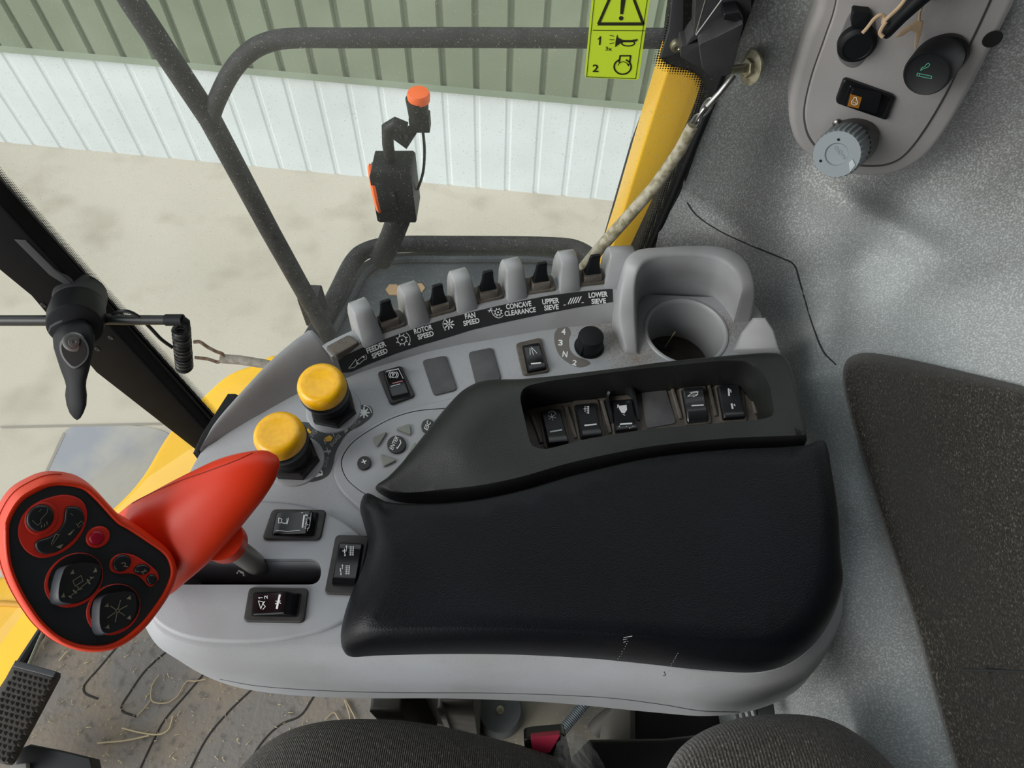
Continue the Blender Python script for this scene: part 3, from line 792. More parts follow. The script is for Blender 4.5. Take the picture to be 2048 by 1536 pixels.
# lighter
lb = PN(1882, 112, -.002); lf = PN(1853, 148, .030)
lathe('lighter_ring', lb, pn, [(0, .0185), (.004, .0185), (.006, .016), (.006, 0)], BLK, aux, 36)
lg = lathe('lighter_knob', lb, lf - lb, [(0, .0165), (.012, .0175), ((lf - lb).length - .003, .0168), ((lf - lb).length, .0152), ((lf - lb).length - .001, .0135), ((lf - lb).length - .001, 0)], SOFTB, aux, 40, label='round black lighter knob with a green cigarette symbol')
q = []
q += stroke([(1835, 146), (1864, 152), (1863, 157), (1834, 151), (1835, 146)], 1.3); q += stroke([(1840, 147), (1839, 152)], 1.2)
q += stroke([(1841, 141), (1844, 135), (1850, 133), (1853, 128), (1858, 126), (1860, 129), (1857, 133), (1851, 136), (1845, 138), (1841, 141)], 1.2)
print_on('lighter_symbol', q, [lg], GREENP, lg)
# rocker
def quadc(P): return (P[0] + P[1] + P[2] + P[3]) / 4
q = [PN(*p, .0005) for p in [(1688, 158), (1793, 195), (1775, 243), (1670, 207)]]
aq = prism('rocker_switch', rnd(q, .004), -pn * .005, BLK, aux, .0015, 3)
q = [PN(*p, .0045) for p in [(1705, 177), (1764, 192), (1752, 229), (1692, 211)]]
rq = prism('rocker', rnd(q, .002), -pn * .006, SOFTB, aq, .0012)
prism('rocker_rim', rnd([PN(*p, .0012) for p in [(1700, 170), (1783, 197), (1767, 237), (1685, 210)]], .003), -pn * .003, GLOSS, aq, .001)
lq = prism('legend_square', [PN(*p, .0048) for p in [(1701, 188), (1724, 195), (1717, 217), (1695, 212)]], -pn * .001, ORSQ, aq)
q = stroke([(1707, 198), (1708, 194), (1713, 195), (1713, 199)], 1.5) + stroke(arc(1709, 204, 6.5, -60, 240, 12, 5.5), 1.5) + stroke(disc(1707, 204, 1.6, 6) , .8) + stroke(disc(1711.5, 205, 1.6, 6), .8)
print_on('legend_print', q, [lq], WHITE, aq)
for c_ in ((1674, 245), (1737, 269)):
    lathe('screw', PN(c_[0], c_[1], -.003), pn, [(0, .0038), (.001, .0036), (.0022, .0024), (.0027, .0009), (.0018, 0)], STEEL, aux, 14)
lathe('screw_hole', PN(1985, 78, -.0045), pn, [(0, .0068), (.0008, .0064), (.0006, .004), (.0003, 0)], HOLE, aux, 24)
# fluted knob
kb = PN(1704, 282, -.002); kf = PT(1673, 309, (kb - CAM).dot(RM @ Vector((0, 0, -1))) - .03)
kd = kf - kb; L = kd.length
lathe('knob_collar', kb, kd, [(0, .0215), (L * .45, .0205), (L * .46, 0)], BLK, aux, 36)
def flute(r, d=.0011): return lambda a: r - d * (.5 + .5 * math.cos(a * 30)) ** .6
kn = lathe('fluted_knob', kb + kd * .3, kd, [(0, .0192), (.002, flute(.0205)), (L * .6, flute(.0205)), (L * .68, flute(.0198)), (L * .7, .0188), (L * .7, .0095), (L * .7 - .0012, .0085), (L * .7 - .0014, 0)], FLUTE, aux, 240, ang=28, label='blue grey fluted rotary knob')
q = []
for a_ in (35, 155, 275):
    a = math.radians(a_); q.append(disc(1674 + 36 * math.cos(a), 309 + 30 * math.sin(a), 3, 8))
print_on('knob_dots', q, [kn], HOLE, kn)
prism('knob_notch', [drape(x, y, (kn,), .001) for x, y in [(1698, 325), (1706, 318), (1712, 330), (1700, 345)]], -kd.normalized() * .006, mat('notch pale', 'a7aeb2', .5), kn, .0005)
q = text_polys('ON', 1675, 300, 18, 7, -60, 0) + text_polys('OFF', 1684, 309, 22, 7, -60, 0)
print_on('knob_relief', q, [kn], mat('relief grey', '757e83', .5), kn)

# dark lever with twine in front of the panel
q0 = PT(1765, 75, .50)
lv = thing('hanging_lever', 'black rod end with twine tied to it, before the upper right panel', 'lever', q0)
tube('rod', [PT(1764, 72, .505), PT(1770, 64, .503), PT(1800, 32, .495), PT(1840, -5, .485), PT(1920, -70, .47)], [.004, .0052, .0056, .006, .0065], SOFTB, lv, 14)
prism('rod_bracket', [PT(*p, .49) for p in [(1800, -60), (1815, -8), (1850, 2), (1900, -20), (1990, -60)]], ray(1850, 0) * .02, SOFTB, lv, .002)
def cord(nm, pts, r, par): return tube(nm, spl([PT(x, y, t) for x, y, t in pts], 5, False), r, TWINE, par, 7)
cord('twine', [(1725, 66, .50), (1735, 55, .497), (1748, 38, .494), (1760, 30, .492), (1768, 34, .493), (1766, 46, .495), (1775, 36, .49), (1800, 12, .485), (1830, -30, .475)], .0013, lv)
cord('twine', [(1772, 44, .492), (1764, 55, .494), (1760, 66, .497), (1766, 74, .498)], .0014, lv)
V = [PT(*p) for p in [(1790, 75, .52), (1802, 60, .518), (1822, 48, .516), (1836, 38, .515), (1846, 42, .515), (1844, 62, .52), (1838, 82, .525), (1830, 102, .53), (1829, 88, .527), (1832, 66, .52), (1822, 60, .518), (1805, 72, .52)]]
prism('frayed_twine', V, ray(1820, 70) * .002, TWINE, lv, .0004)
cord('twine', [(1838, 40, .515), (1840, 25, .51), (1846, 5, .50), (1850, -30, .49)], .0009, lv)

# ================================================================ LATCH, STRAP, MOUNT
la = thing('window_latch', 'black window latch arm and housing at the top of the rear pillar', 'latch', PY(1430, 100, .54))
prism('latch_plate', [PY(*p, .540) for p in rnd([(1350, -60), (1369, -60), (1366, 95), (1358, 108), (1320, 117), (1338, 60)], 4)], (0, .003, 0), mat('plate grey', '3c3d3f', .5, .3), la, .0006)
lathe('latch_screw', PY(1354, 91, .539), (0, -1, 0), [(-.004, .0058), (.001, .0056), (.003, .0042), (.0034, .0022), (.0026, .0015), (.0026, 0)], ZINC, la, 20)
prism('latch_arm', [PY(*p, .520) for p in rnd([(1395, -60), (1440, -60), (1500, -60), (1503, 20), (1482, 40), (1390, 80), (1372, 92), (1380, 78), (1388, 68)], 4)], (0, .02, 0), MATT, la, .003)
prism('latch_housing', [PY(*p, .500) for p in rnd([(1398, 88), (1431, 74), (1488, 45), (1478, 90), (1465, 140), (1458, 152), (1418, 152), (1404, 138)], 6)], (0, .045, 0), MATT, la, .004)
prism('latch_wedge', [PY(*p, .520) for p in rnd([(1362, 92), (1402, 86), (1410, 140), (1385, 128), (1360, 114)], 4)], (0, .02, 0), MATT, la, .003)
prism('latch_tab', [PY(*p, .505) for p in rnd([(1448, 28), (1478, 24), (1488, 42), (1480, 46), (1446, 40)], 3)], (0, .02, 0), BLK, la, .002)
tube('wire', [PY(1420, -30, .515), PY(1392, 68, .515)], .0007, STEEL, la, 6)
tube('wire', [PY(1450, -10, .513), PY(1392, 70, .513)], .0007, STEEL, la, 6)
bo = thing('anchor_bolt', 'zinc bolt with round washer fixed in the upholstery below the latch', 'bolt', PY(1498, 135, .555))
bx = Vector((-.8, -.35, .1)).normalized()
wc = PY(1501, 135, .548)
lathe('washer', wc, bx, [(-.002, 0), (-.002, .0135), (.0005, .0138), (.001, .012), (.001, 0)], ZINC, bo, 30)
lathe('bolt_head', wc, bx, [(0, .0075), (.005, .0075), (.0055, .006), (.0055, 0)], ZINC, bo, 6, ang=20)
lathe('bolt_shank', wc, bx, [(.004, .0035), (.024, .0035), (.0245, 0)], ZINC, bo, 14)
sp_ = thing('restraint_cable', 'sleeved cable and chain links slanting from the bolt down behind the console', 'cable', PY(1190, 505, .53))
def YB(x, y, Y=.528): return PY(x, y, Y)
tube('hook_rod', [YB(1468, 150, .535), YB(1440, 185), YB(1415, 212)], .0028, STEEL, sp_, 10)
def chain_link(c, d, u, L, W, r):
    pts = []
    for k in range(16):
        a = 2 * math.pi * k / 16
        pts.append(c + d * (math.cos(a) * L) + u * (math.sin(a) * W))
    pts.append(pts[0])
    return tube('chain_link', pts, r, STEEL, sp_, 6)
dd = (YB(1385, 255) - YB(1415, 205)).normalized(); uu = dd.cross(Vector((0, 1, 0))).normalized(); vv = dd.cross(uu)
chain_link(YB(1413, 215), dd, (uu * .7 + vv * .7), .009, .0035, .0012)
chain_link(YB(1402, 230), dd, (uu * .7 - vv * .7), .009, .0035, .0012)
chain_link(YB(1390, 246), dd, (uu * .7 + vv * .7), .009, .0035, .0012)
tube('cable_sleeve', [YB(1386, 250), YB(1360, 300), YB(1310, 372), YB(1250, 440), YB(1200, 496), YB(1160, 545), YB(1100, 640)], [.0052, .0056, .0058, .0062, .0066, .0066, .0066], CLEAR, sp_, 14)

mt = thing('mount_arm', 'black clamp knob with thin rods, mounted on the front pillar', 'mount', PY(150, 650, .50))
def MM(x, y, o=0): return PY(x, y, .50 - o)
ta = tY(158, 600, .530)
ma, mb_ = PT(160, 598, ta), PT(147, 668, ta - .062)
mx_ = (mb_ - ma); mL = mx_.length
lathe('mount_base', ma, mx_, [(-.01, .029), (.0, .029), (mL * .22, .0275), (mL * .24, .025)], MATT, mt, 40)
lathe('clamp_hub', ma, mx_, [(mL * .24, .0255), (mL * .28, .0288), (mL * .55, .0300), (mL * .78, .0285), (mL * .80, .0262), (mL * .80, 0)], SOFTB, mt, 44)
tb = ta - .050
hp_ = [(147, 640, 22, 10), (147, 652, 36, 22), (147, 672, 42, 26), (148, 695, 41, 26), (149, 718, 35, 22), (150, 742, 28, 19), (151, 760, 22, 17), (152, 772, 20, 17), (152, 790, 22, 18), (153, 810, 20, 16), (153, 826, 14, 11), (154, 836, 7, 5), (154, 840, 1, 1)]
rings = []
for x, y, wx, th_ in hp_:
    c = PT(x, y, tb); ex = PT(x + wx, y, tb) - c; dz = ray(x, y).normalized() * (th_ / FL * tb)
    rings.append([c + ex * math.copysign(abs(math.cos(2 * math.pi * k / 28)) ** .8, math.cos(2 * math.pi * k / 28)) + dz * math.copysign(abs(math.sin(2 * math.pi * k / 28)) ** .8, math.sin(2 * math.pi * k / 28)) for k in range(28)])
ha = loft('clamp_lever', rings, SOFTB, mt, ang=50)
tf = tb - .0165
dsh = spl([(147, 668), (166, 674), (177, 692), (177, 712), (166, 728), (148, 738), (132, 726), (121, 708), (119, 688), (128, 674)], 4)
dshp = prism('lever_dish', [PT(p.x, p.y, tf + .0002) for p in dsh], ray(147, 700) * .01, BLK, ha, .0005)
prism('dish_floor', [PT(148 + (p.x - 148) * .86, 704 + (p.y - 704) * .86, tf - .0001) for p in dsh], ray(147, 700) * .01, mat('dish brown', '171412', .7, spec=.2), ha, .0003)
lathe('lever_screw', PT(148, 684, tf - .0003), -ray(148, 684), [(0, .0112), (.0022, .0108), (.0030, .0085), (.0030, .0058), (.0045, .0052), (.0048, .0022), (.0036, .0012), (.0036, 0)], STEEL, ha, 28, label='bright screw in the lever hollow')
prism('hub_arrow', [PT(x, y, tb - .0245) for x, y in [(96, 664), (99, 652), (112, 644), (126, 639), (124, 644), (113, 649), (102, 656), (99, 665)]], ray(110, 650) * .003, MATT, mt, .0003)
tube('rod', [MM(-200, 641), MM(30, 641), MM(110, 641)], .0066, BLK, mt, 14)
tube('rod', [MM(190, 637), MM(260, 640), MM(335, 640)], [.0068, .0062, .0058], BLK, mt, 14)
tube('rod_sleeve', [MM(332, 640), MM(366, 640)], .0070, SOFTB, mt, 12)
tube('rod_tip', [MM(362, 640), MM(372, 645), MM(376, 656)], [.006, .005, .003], SOFTB, mt, 10)
co = thing('spring_coil', 'black coiled cable hanging from the rod end, right of the clamp', 'coil', MM(368, 738))
pts = []; c_ = MM(362, 656); e_ = MM(369, 736); axx = (e_ - c_); Lc = axx.length; axx.normalize(); u_, v_ = frame_of(axx)
N = 12 * 18
for k in range(N + 1):
    a = 2 * math.pi * k / 18; pts.append(c_ + axx * (Lc * k / N) + (u_ * math.cos(a) + v_ * math.sin(a)) * .0085)
tube('coil_turns', pts, .0026, BLK, co, 8)
tube('lead_wire', spl([MM(225, 628), MM(250, 622), MM(275, 632), MM(300, 655), MM(322, 678), MM(345, 695)], 5, False), .0022, BLK, co, 8)
hk = thing('wire_hook', 'rusty wire hook joined to a grey tube running behind the console', 'hook', MM(440, 718))
tube('hook_wire', spl([MM(388, 684), MM(400, 684), MM(415, 694), MM(432, 703), MM(445, 708), MM(446, 718), MM(436, 724), (MM(428, 722)), MM(415, 718), MM(390, 715)], 4, False), .0022, RUST, hk, 8)
tube('sleeve_tube', [MM(442, 717), MM(480, 720), MM(530, 728), MM(600, 745)], .0060, mat('worn tube', '8c857a', .6, col2='a79f94', nscale=120), hk, 12)

# ================================================================ CONSOLE
HB = .585                                              # top deck of the console, below the camera
con = thing('control_console', 'grey armrest console with black padded lid, switches, levers and cup holder', 'control console', (.0, .28, ZC - .70))
# bank polylines (pixel): B ledge front edge, A foot of the sloping face
HL = .555
Bp = [(664, 716), (672, 711), (700, 697), (728, 684), (763, 670), (821, 651), (857, 639), (917, 623), (954, 613), (1017, 600), (1055, 592), (1118, 583), (1160, 577), (1226, 570), (1262, 568)]
Ap = [(680, 762), (690, 757), (720, 745), (750, 735), (790, 723), (850, 705), (890, 696), (926, 688), (970, 681), (1028, 671), (1080, 662), (1131, 655), (1180, 650), (1240, 644), (1262, 642)]
NB = 60
B3 = interp([H(*p, HL) for p in Bp], NB); A3 = interp([H(*p, HB) for p in Ap], NB)
def out_dir(i):
    t = B3[min(i + 1, NB - 1)] - B3[max(i - 1, 0)]; t.z = 0; t.normalize()
    return t, Vector((-t.y, t.x, 0))
# deck outline
pairs = [((296, 1200), (303, 1235)), ((298, 1232), (318, 1275)), ((325, 1270), (360, 1322)), ((400, 1296), (440, 1364)), ((500, 1298), (540, 1386)), ((690, 1297), (700, 1396)), ((900, 1303), (900, 1397)),
         ((1100, 1312), (1100, 1405)), ((1300, 1332), (1300, 1424)), ((1420, 1348), (1420, 1432)), ((1520, 1350), (1520, 1417)), ((1600, 1320), (1600, 1375)), ((1648, 1265), (1645, 1305)), ((1674, 1180), (1668, 1220))]
top = [H(*a, HB) for a, b in pairs]; bot = [H(*b, .69) for a, b in pairs]
mid = []
for a, b in zip(top, bot):
    m_ = a.lerp(b, .45); m_.z = ZC - .632
    o_ = Vector((m_.x - .03, m_.y - .3, 0)).normalized() * .006; mid.append(m_ + o_)
for p in [(1674, 1080), (1625, 930), (1580, 800), (1556, 720), (1538, 665)]:
    a = H(*p, HB); top.append(a); mid.append(a + Vector((.001, 0, -.045))); bot.append(a + Vector((-.004, 0, -.105)))
back = [H(1500, 600, HB), H(1380, 590, HB)] + [B3[i] + out_dir(i)[1] * .014 for i in (58, 50, 42, 34, 26, 18, 10, 4)] + [H(*p, HB) for p in [(600, 770), (545, 800), (480, 845), (430, 880), (398, 905), (350, 1000), (310, 1120)]]
for a in back:
    a = Vector((a.x, a.y, ZC - HB)); top.append(a); mid.append(a + Vector((0, 0, -.045))); bot.append(a + Vector((0, 0, -.105)))
def cl(P, n=5): return spl(P, n)
T_, M_, B_ = cl(top), cl(mid), cl(bot)
ctr = sum(T_, Vector()) / len(T_)
def inset(P, d, dz):
    n = len(P); out = []
    for i in range(n):
        t = P[(i + 1) % n] - P[i - 1]; t.z = 0; t.normalize(); nr = Vector((-t.y, t.x, 0))
        if nr.dot(ctr - P[i]) < 0: nr = -nr
        out.append(P[i] + nr * d + Vector((0, 0, dz)))
    return out
def lerpl(P, Q, s): return [a.lerp(b, s) for a, b in zip(P, Q)]
r1 = lerpl(T_, M_, .12)
rings = [inset(T_, .004, 0), inset(T_, .0012, -.0009), [p + Vector((0, 0, -.004)) for p in lerpl(T_, M_, .05)]]
for s in (.3, .6, 1): rings.append([Vector((a.x + (b.x - a.x) * s ** .7, a.y + (b.y - a.y) * s ** .7, a.z + (b.z - a.z) * s)) for a, b in zip(T_, M_)])
for s in (.35, .7, .92): rings.append([Vector((a.x + (b.x - a.x) * s ** 1.8, a.y + (b.y - a.y) * s ** 1.8, a.z + (b.z - a.z) * s)) for a, b in zip(M_, B_)])
rings.append(B_); rings.append(inset(B_, .012, -.006))
V = []; F = []; n = len(T_)
for r in rings: V += r
for i in range(len(rings) - 1):
    for j in range(n):
        k = (j + 1) % n; F.append((i * n + j, i * n + k, (i + 1) * n + k, (i + 1) * n + j))
F.append(tuple(range(n))); F.append(tuple(range((len(rings) - 1) * n, len(rings) * n)))
deck = mk('console_body', V, F, DECK, con)
# lower shell line
tube('parting_line', [q for q in (drape(p.x, p.y, (deck,), .0) for p in spl([(440, 1358), (520, 1372), (650, 1381), (800, 1385), (1000, 1386), (1200, 1394), (1320, 1408), (1400, 1421), (1480, 1424)], 5, False)) if q], .0005, DARKG, con, 5)
_bv.clear()

# tray (front left raised plate)
HT = .580
trayp = spl([(300, 1225), (298, 1170), (315, 1100), (350, 1035), (400, 1006), (470, 1000), (530, 1001), (585, 1006), (640, 1020), (695, 1047), (735, 1085), (752, 1130), (735, 1190), (700, 1232), (655, 1257), (600, 1272), (540, 1282), (460, 1285), (380, 1277), (325, 1255)], 6)
tray = prism('front_tray', [H(p.x, p.y, HT) for p in trayp], (0, 0, -.0075), GREYT, con, .003, 4)
slot = rnd([(330, 1101), (632, 1101), (632, 1154), (330, 1154)], [8, 26, 26, 8], 6)
for tgt in (tray, deck):
    c_ = prism('cut', [H(p.x, p.y, HT - .02) for p in slot], (0, 0, -.09), HOLE)
    boolean(tgt, c_)
# liner of the slot
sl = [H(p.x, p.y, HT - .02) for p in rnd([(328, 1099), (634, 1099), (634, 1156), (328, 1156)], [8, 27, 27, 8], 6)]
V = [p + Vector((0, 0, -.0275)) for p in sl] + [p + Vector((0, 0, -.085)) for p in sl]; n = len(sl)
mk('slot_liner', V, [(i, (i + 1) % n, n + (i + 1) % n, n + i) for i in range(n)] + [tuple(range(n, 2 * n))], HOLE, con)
# cup hole
cc = H(1372, 662, HB); cr_ = .0405
for tgt in (deck,):
    c_ = lathe('cut', cc + Vector((0, 0, .02)), (0, 0, -1), [(0, cr_), (.12, cr_ * .93)], HOLE, None, 48)
    boolean(tgt, c_)
lathe('cup_holder', cc + Vector((0, 0, .0)), (0, 0, -1), [(0, cr_ + .004), (-.0012, cr_ + .0028), (-.0014, cr_ + .001), (.0005, cr_ - .0008), (.004, cr_ - .0012), (.062, cr_ * .93)], GREY, con, 56, cap0=False)
lathe('cup_floor', cc + Vector((0, 0, -.060)), (0, 0, 1), [(0, cr_ * .95), (.001, cr_ * .93), (.001, 0)], CUPF, con, 40)
def oncup(x, y): return H(x, y, HB + .058)
o = tube('straw', [oncup(1330, 694), H(1350, 664, .60)], .0006, STRAWY, None, 5); tag(o, 'pale straw leaning inside the cup holder', 'straw')
o = tube('straw', [oncup(1310, 690), oncup(1325, 697), oncup(1342, 699)], .0012, CUPF, None, 6); tag(o, 'dark dry leaf stalk lying in the cup holder', 'straw')

# bank with label face and ledge
V = []; F = []
rows = []
for i in range(NB):
    t, o_ = out_dir(i); b = B3[i]; a = A3[i]
    d = (a - b)
    row = [a + Vector((0, 0, -.004)) + d * .1, a.copy(), b - Vector((0, 0, .0012)) + d * .03, b + o_ * .0012, b + o_ * .018, b + o_ * .0195 + Vector((0, 0, -.0015)), b + o_ * .020 + Vector((0, 0, -.12))]
    rows.append(row); V += row
m_ = 7
for i in range(NB - 1):
    for j in range(m_ - 1): F.append((i * m_ + j, i * m_ + j + 1, (i + 1) * m_ + j + 1, (i + 1) * m_ + j))
bank = mk('lever_bank', V, F, GREY, con, ang=30)

# left shoulder
secs = [((402, 903), (399, 899), .583), ((450, 872), (428, 851), .573), ((515, 836), (478, 791), .561), ((580, 800), (538, 726), .551), ((636, 772), (586, 684), .545), ((662, 760), (604, 671), .544), ((684, 748), (618, 661), .543)]
S3 = []
for ip, op, h in secs:
    I = H(*ip, HB + .002); O = H(*op, h)
    ring = []
    dd = O - I; hd = Vector((dd.x, dd.y, 0)); up_ = dd.z
    for k in range(11):
        s = k / 10; a = s * math.pi / 2
        ring.append(I + hd * (s ** .9) + Vector((0, 0, up_ * (math.sin(a) ** 1.05))))
    hn = hd.normalized()
    ring += [O + hn * .002 + Vector((0, 0, -.002)), O + hn * .003 + Vector((0, 0, -.008)), O + hn * .003 + Vector((0, 0, -.14)), I + Vector((0, 0, -.14))]
    S3.append(ring)
Sm = []
cols = [spl([r[k] for r in S3], 5, False) for k in range(len(S3[0]))]
for i in range(len(cols[0])): Sm.append([c[i] for c in cols])
last = Sm[-1]; cN = sum(last, Vector()) / len(last)
e_ = (Sm[-1][0] - Sm[-2][0]).normalized() * .0025
Sm.append([p + (Vector((0, 0, -.0015)) if k < 13 else Vector()) + e_ for k, p in enumerate(last)])
shoulder = loft('front_shoulder', Sm, GREY, con, ang=50)
prism('side_strip', [H(*p, .60) for p in [(470, 786), (478, 790), (425, 860), (398, 905), (385, 905), (402, 868), (455, 786)]], (0, 0, -.08), SOFTB, con, .002)

# spare plug
pl_ = [(652, 690), (700, 664), (718, 676), (716, 684), (668, 709), (660, 705)]
prism('blank_plug', rnd([H(*p, .5515) for p in [(650, 693), (697, 668), (719, 683), (670, 711)]], .003), (0, 0, -.05), DUSTB, con, .0025, label='dusty brown blank plug at the left end of the lever row')

# fins
def fin_at(px, py, w, hgt=.0315, scale=1.0, name='guard_fin', nx=None):
    p = H(px, py, HL)
    i = min(range(NB), key=lambda k: (B3[k] - p).length); t, o_ = out_dir(i)
    prof = [(-.0015, -.004), (.001, .008), (.004, .020), (.0075, .031), (.0105, .0375), (.0135, .0405), (.0175, .0415), (.024, .0405), (.030, .036), (.033, .028), (.035, .015), (.036, -.05), (-.0015, -.05)]
    prof = [(a * scale, b * hgt / .0415 if b > 0 else b) for a, b in prof]
    def wid(z): return w * (1 - .22 * max(0, z) / hgt)
    V = []; 
    n = len(prof)
    sides = []
    for s, kx in ((-1, 0), (-.86, .0016), (.86, .0016), (1, 0)):
        ring = []
        for k, (a, b) in enumerate(prof):
            off = 0 if abs(s) == 1 else 1
            # outer loops sit slightly inside the profile to round the rim
            A_ = a; B_ = b
            if off == 0 and b > -.01:
                A_ = a + (.017 - a) * .075; B_ = b - .0014
            ring.append(p + t * (s * wid(b) / 2) + o_ * A_ + Vector((0, 0, B_)))
        sides.append(ring)
    return loft(name, sides, GREY, con, ang=50)
for x, y, w_ in ((745, 679, .0225), (839, 645, .0225), (935, 618, .0225), (1035, 596, .0225), (1140, 580, .0225)):
    fin_at(x, y, w_)
# paddles
def paddle(px, py, i_):
    p = H(px, py, HL - .004)
    i = min(range(NB), key=lambda k: (B3[k] - p).length); t, o_ = out_dir(i)
    p = p + o_ * .004; p.z = ZC - HL
    z = Vector((0, 0, 1))
    base = prism('paddle_switch', rnd([p - t * .0155 - o_ * .008 + z * .0035, p + t * .0155 - o_ * .008 + z * .0035, p + t * .0155 + o_ * .012 + z * .0035, p - t * .0155 + o_ * .012 + z * .0035], .004), (0, 0, -.006), DUSTB, con, .0015, 2)
    def ring(w, th, zz, oo):
        c = p + o_ * oo + z * zz
        return rnd([c - t * w - o_ * th, c + t * w - o_ * th, c + t * w + o_ * th, c - t * w + o_ * th], .0015, 3)
    loft('paddle_block', [ring(.0095, .0065, .002, 0), ring(.0095, .0065, .0105, .0), ring(.0088, .0058, .0115, .0)], DUSTB, base)
    loft('paddle', [ring(.0085, .0045, .0110, .001), ring(.0077, .0034, .014, .0012), ring(.0066, .0028, .019, .0012), ring(.0057, .0024, .026, .001), ring(.0053, .0022, .033, .0004), ring(.0052, .0020, .0355, .0), ring(.0046, .0014, .0365, .0)], SOFTB, base)
    return base
for k, (x, y) in enumerate(((781, 650), (881, 619), (978, 592), (1082, 575), (1185, 560))): paddle(x, y, k)

# end block and cup wall
fin_at(1240, 571, .033, .0345, .9, 'end_block')
st_ = [(1277, 712, 1278, 706, .583, 1250, 703, .583), (1276, 684, 1274, 660, .568, 1240, 660, .570), (1275, 650, 1272, 612, .550, 1237, 615, .553), (1275, 618, 1272, 566, .530, 1243, 560, .532), (1282, 600, 1280, 536, .517, 1250, 520, .518),
       (1300, 589, 1300, 518, .514, 1272, 498, .514), (1330, 583, 1330, 510, .513, 1322, 491, .513), (1383, 581, 1383, 508, .513, 1385, 488, .513), (1415, 587, 1425, 513, .514, 1440, 490, .514), (1430, 597, 1452, 524, .516, 1478, 504, .516),
       (1443, 609, 1475, 546, .522, 1501, 530, .520), (1455, 625, 1485, 575, .535, 1511, 566, .532), (1463, 636, 1478, 606, .556, 1510, 600, .555), (1467, 648, 1468, 643, .583, 1502, 640, .583)]
cols = []
for c in st_:
    ib = H(c[0], c[1], HB + .001); it = H(c[2], c[3], c[4]); ot = H(c[5], c[6], c[7])
    w_ = (ot - it); hw = Vector((w_.x, w_.y, 0)).normalized(); wl = w_.length
    ob = Vector((ot.x, ot.y, ZC - HB - .03)) + hw * .003
    r_ = min(.0035, wl * .3)
    ring = [Vector((ib.x, ib.y, ib.z - .003)), ib, ib.lerp(it, .5), it + Vector((0, 0, -r_)) , it + hw * r_ * .35 + Vector((0, 0, -r_ * .3)), it + hw * r_, ot - hw * r_, ot - hw * r_ * .35 + Vector((0, 0, -r_ * .3)), ot + Vector((0, 0, -r_)), ot.lerp(ob, .5), ob]
    cols.append(ring)
lanes = [spl([r[k] for r in cols], 5, False) for k in range(11)]
loft('cup_guard', [[l[i] for l in lanes] for i in range(len(lanes[0]))], GREY, con, ang=55)
# small ramp at the right of the cup
r0 = [H(*p, HB + .003) for p in [(1462, 700), (1478, 664), (1505, 633), (1537, 634), (1552, 660), (1566, 702)]]
def up2(P, hs): return [Vector((p.x, p.y, ZC - h)) for p, h in zip(P, hs)]
ra = [H(1466, 700, .583), H(1482, 664, .572), H(1506, 632, .556), H(1533, 632, .553), H(1550, 658, .556), H(1563, 702, .562)]
rb = [Vector((p.x + (.0 if k > 1 else -.003), p.y, ZC - HB - .02)) for k, p in enumerate(ra)]
prism('side_ramp', ra, (0, 0, -.05), GREY, con, .004, 4)

# keypad
HK = .5805
k1 = spl([(1020, 780), (960, 783), (900, 796), (840, 811), (780, 831), (732, 856), (693, 887), (672, 918), (667, 948), (680, 978), (705, 1004), (735, 1026), (780, 1045), (900, 1020), (1050, 900)], 6)
prism('keypad_surround', [H(p.x, p.y, HK) for p in k1], (0, 0, -.006), GREYT, con, .0018, 3)
k2 = spl([(1010, 812), (950, 813), (900, 815.5), (841, 820), (801, 829.5), (761, 847), (712, 878), (689, 904), (682, 928), (691, 955), (712, 976), (735, 990), (790, 1010), (900, 1000), (1020, 880)], 6)
prism('keypad_gap', [H(p.x, p.y, HK - .0003) for p in k2], (0, 0, -.003), HOLE, con)
kc_ = Vector((850, 910))
kp = prism('keypad_plate', [H(kc_.x + (p.x - kc_.x) * .990, kc_.y + (p.y - kc_.y) * .988, HK - .0009) for p in k2], (0, 0, -.003), GREYT, con, .0006, 2)
HKB = HK - .0038
def button(nm, pts, m, label=None, th=.0034, bev=.0009):
    return prism(nm, [H(p[0], p[1], HKB) for p in pts], (0, 0, -th), m, con, bev, 3, label)
b_plus = button('round_button', disc(728, 925, 14.5, 28, 13, -.6), MATT, 'dark oval plus button')
b_ent = button('round_button', disc(793, 888, 19, 32, 17.5), MATT, 'round dark enter button')
b_esc = button('round_button', disc(855.5, 851, 13.5, 28, 13, -.9), MATT, 'dark oval escape button')
button('round_button', disc(800, 948, 16, 28, 13, -.6), MATT)
tri = [[(745, 875), (775, 862), (754.5, 893.5)], [(790.5, 856.5), (819.5, 846), (822.5, 869.5)], [(759.5, 907), (794, 919.5), (766.5, 933)], [(829.5, 883), (842, 904), (810.5, 915.5)]]
for tpts in tri: button('arrow_button', rnd([Vector(p) for p in tpts], 5, 4), BTN)
print_on('enter_print', text_polys('ENTER', 788.5, 886, 28, 8, 64, .01, -8) + stroke([(800, 880), (802, 886), (795, 897)], 1.8) + [disc(794.5, 896, 2.6, 3, None, 1.9)], [b_ent], WHITE, b_ent)
print_on('escape_print', text_polys('ESC', 855, 851, 18, 8.5, 66, .012, -10), [b_esc], WHITE, b_esc)
print_on('plus_print', stroke([(723.5, 925), (732.5, 922)], 2.2) + stroke([(726, 919.5), (730, 927.5)], 2.2), [b_plus], WHITE, b_plus)

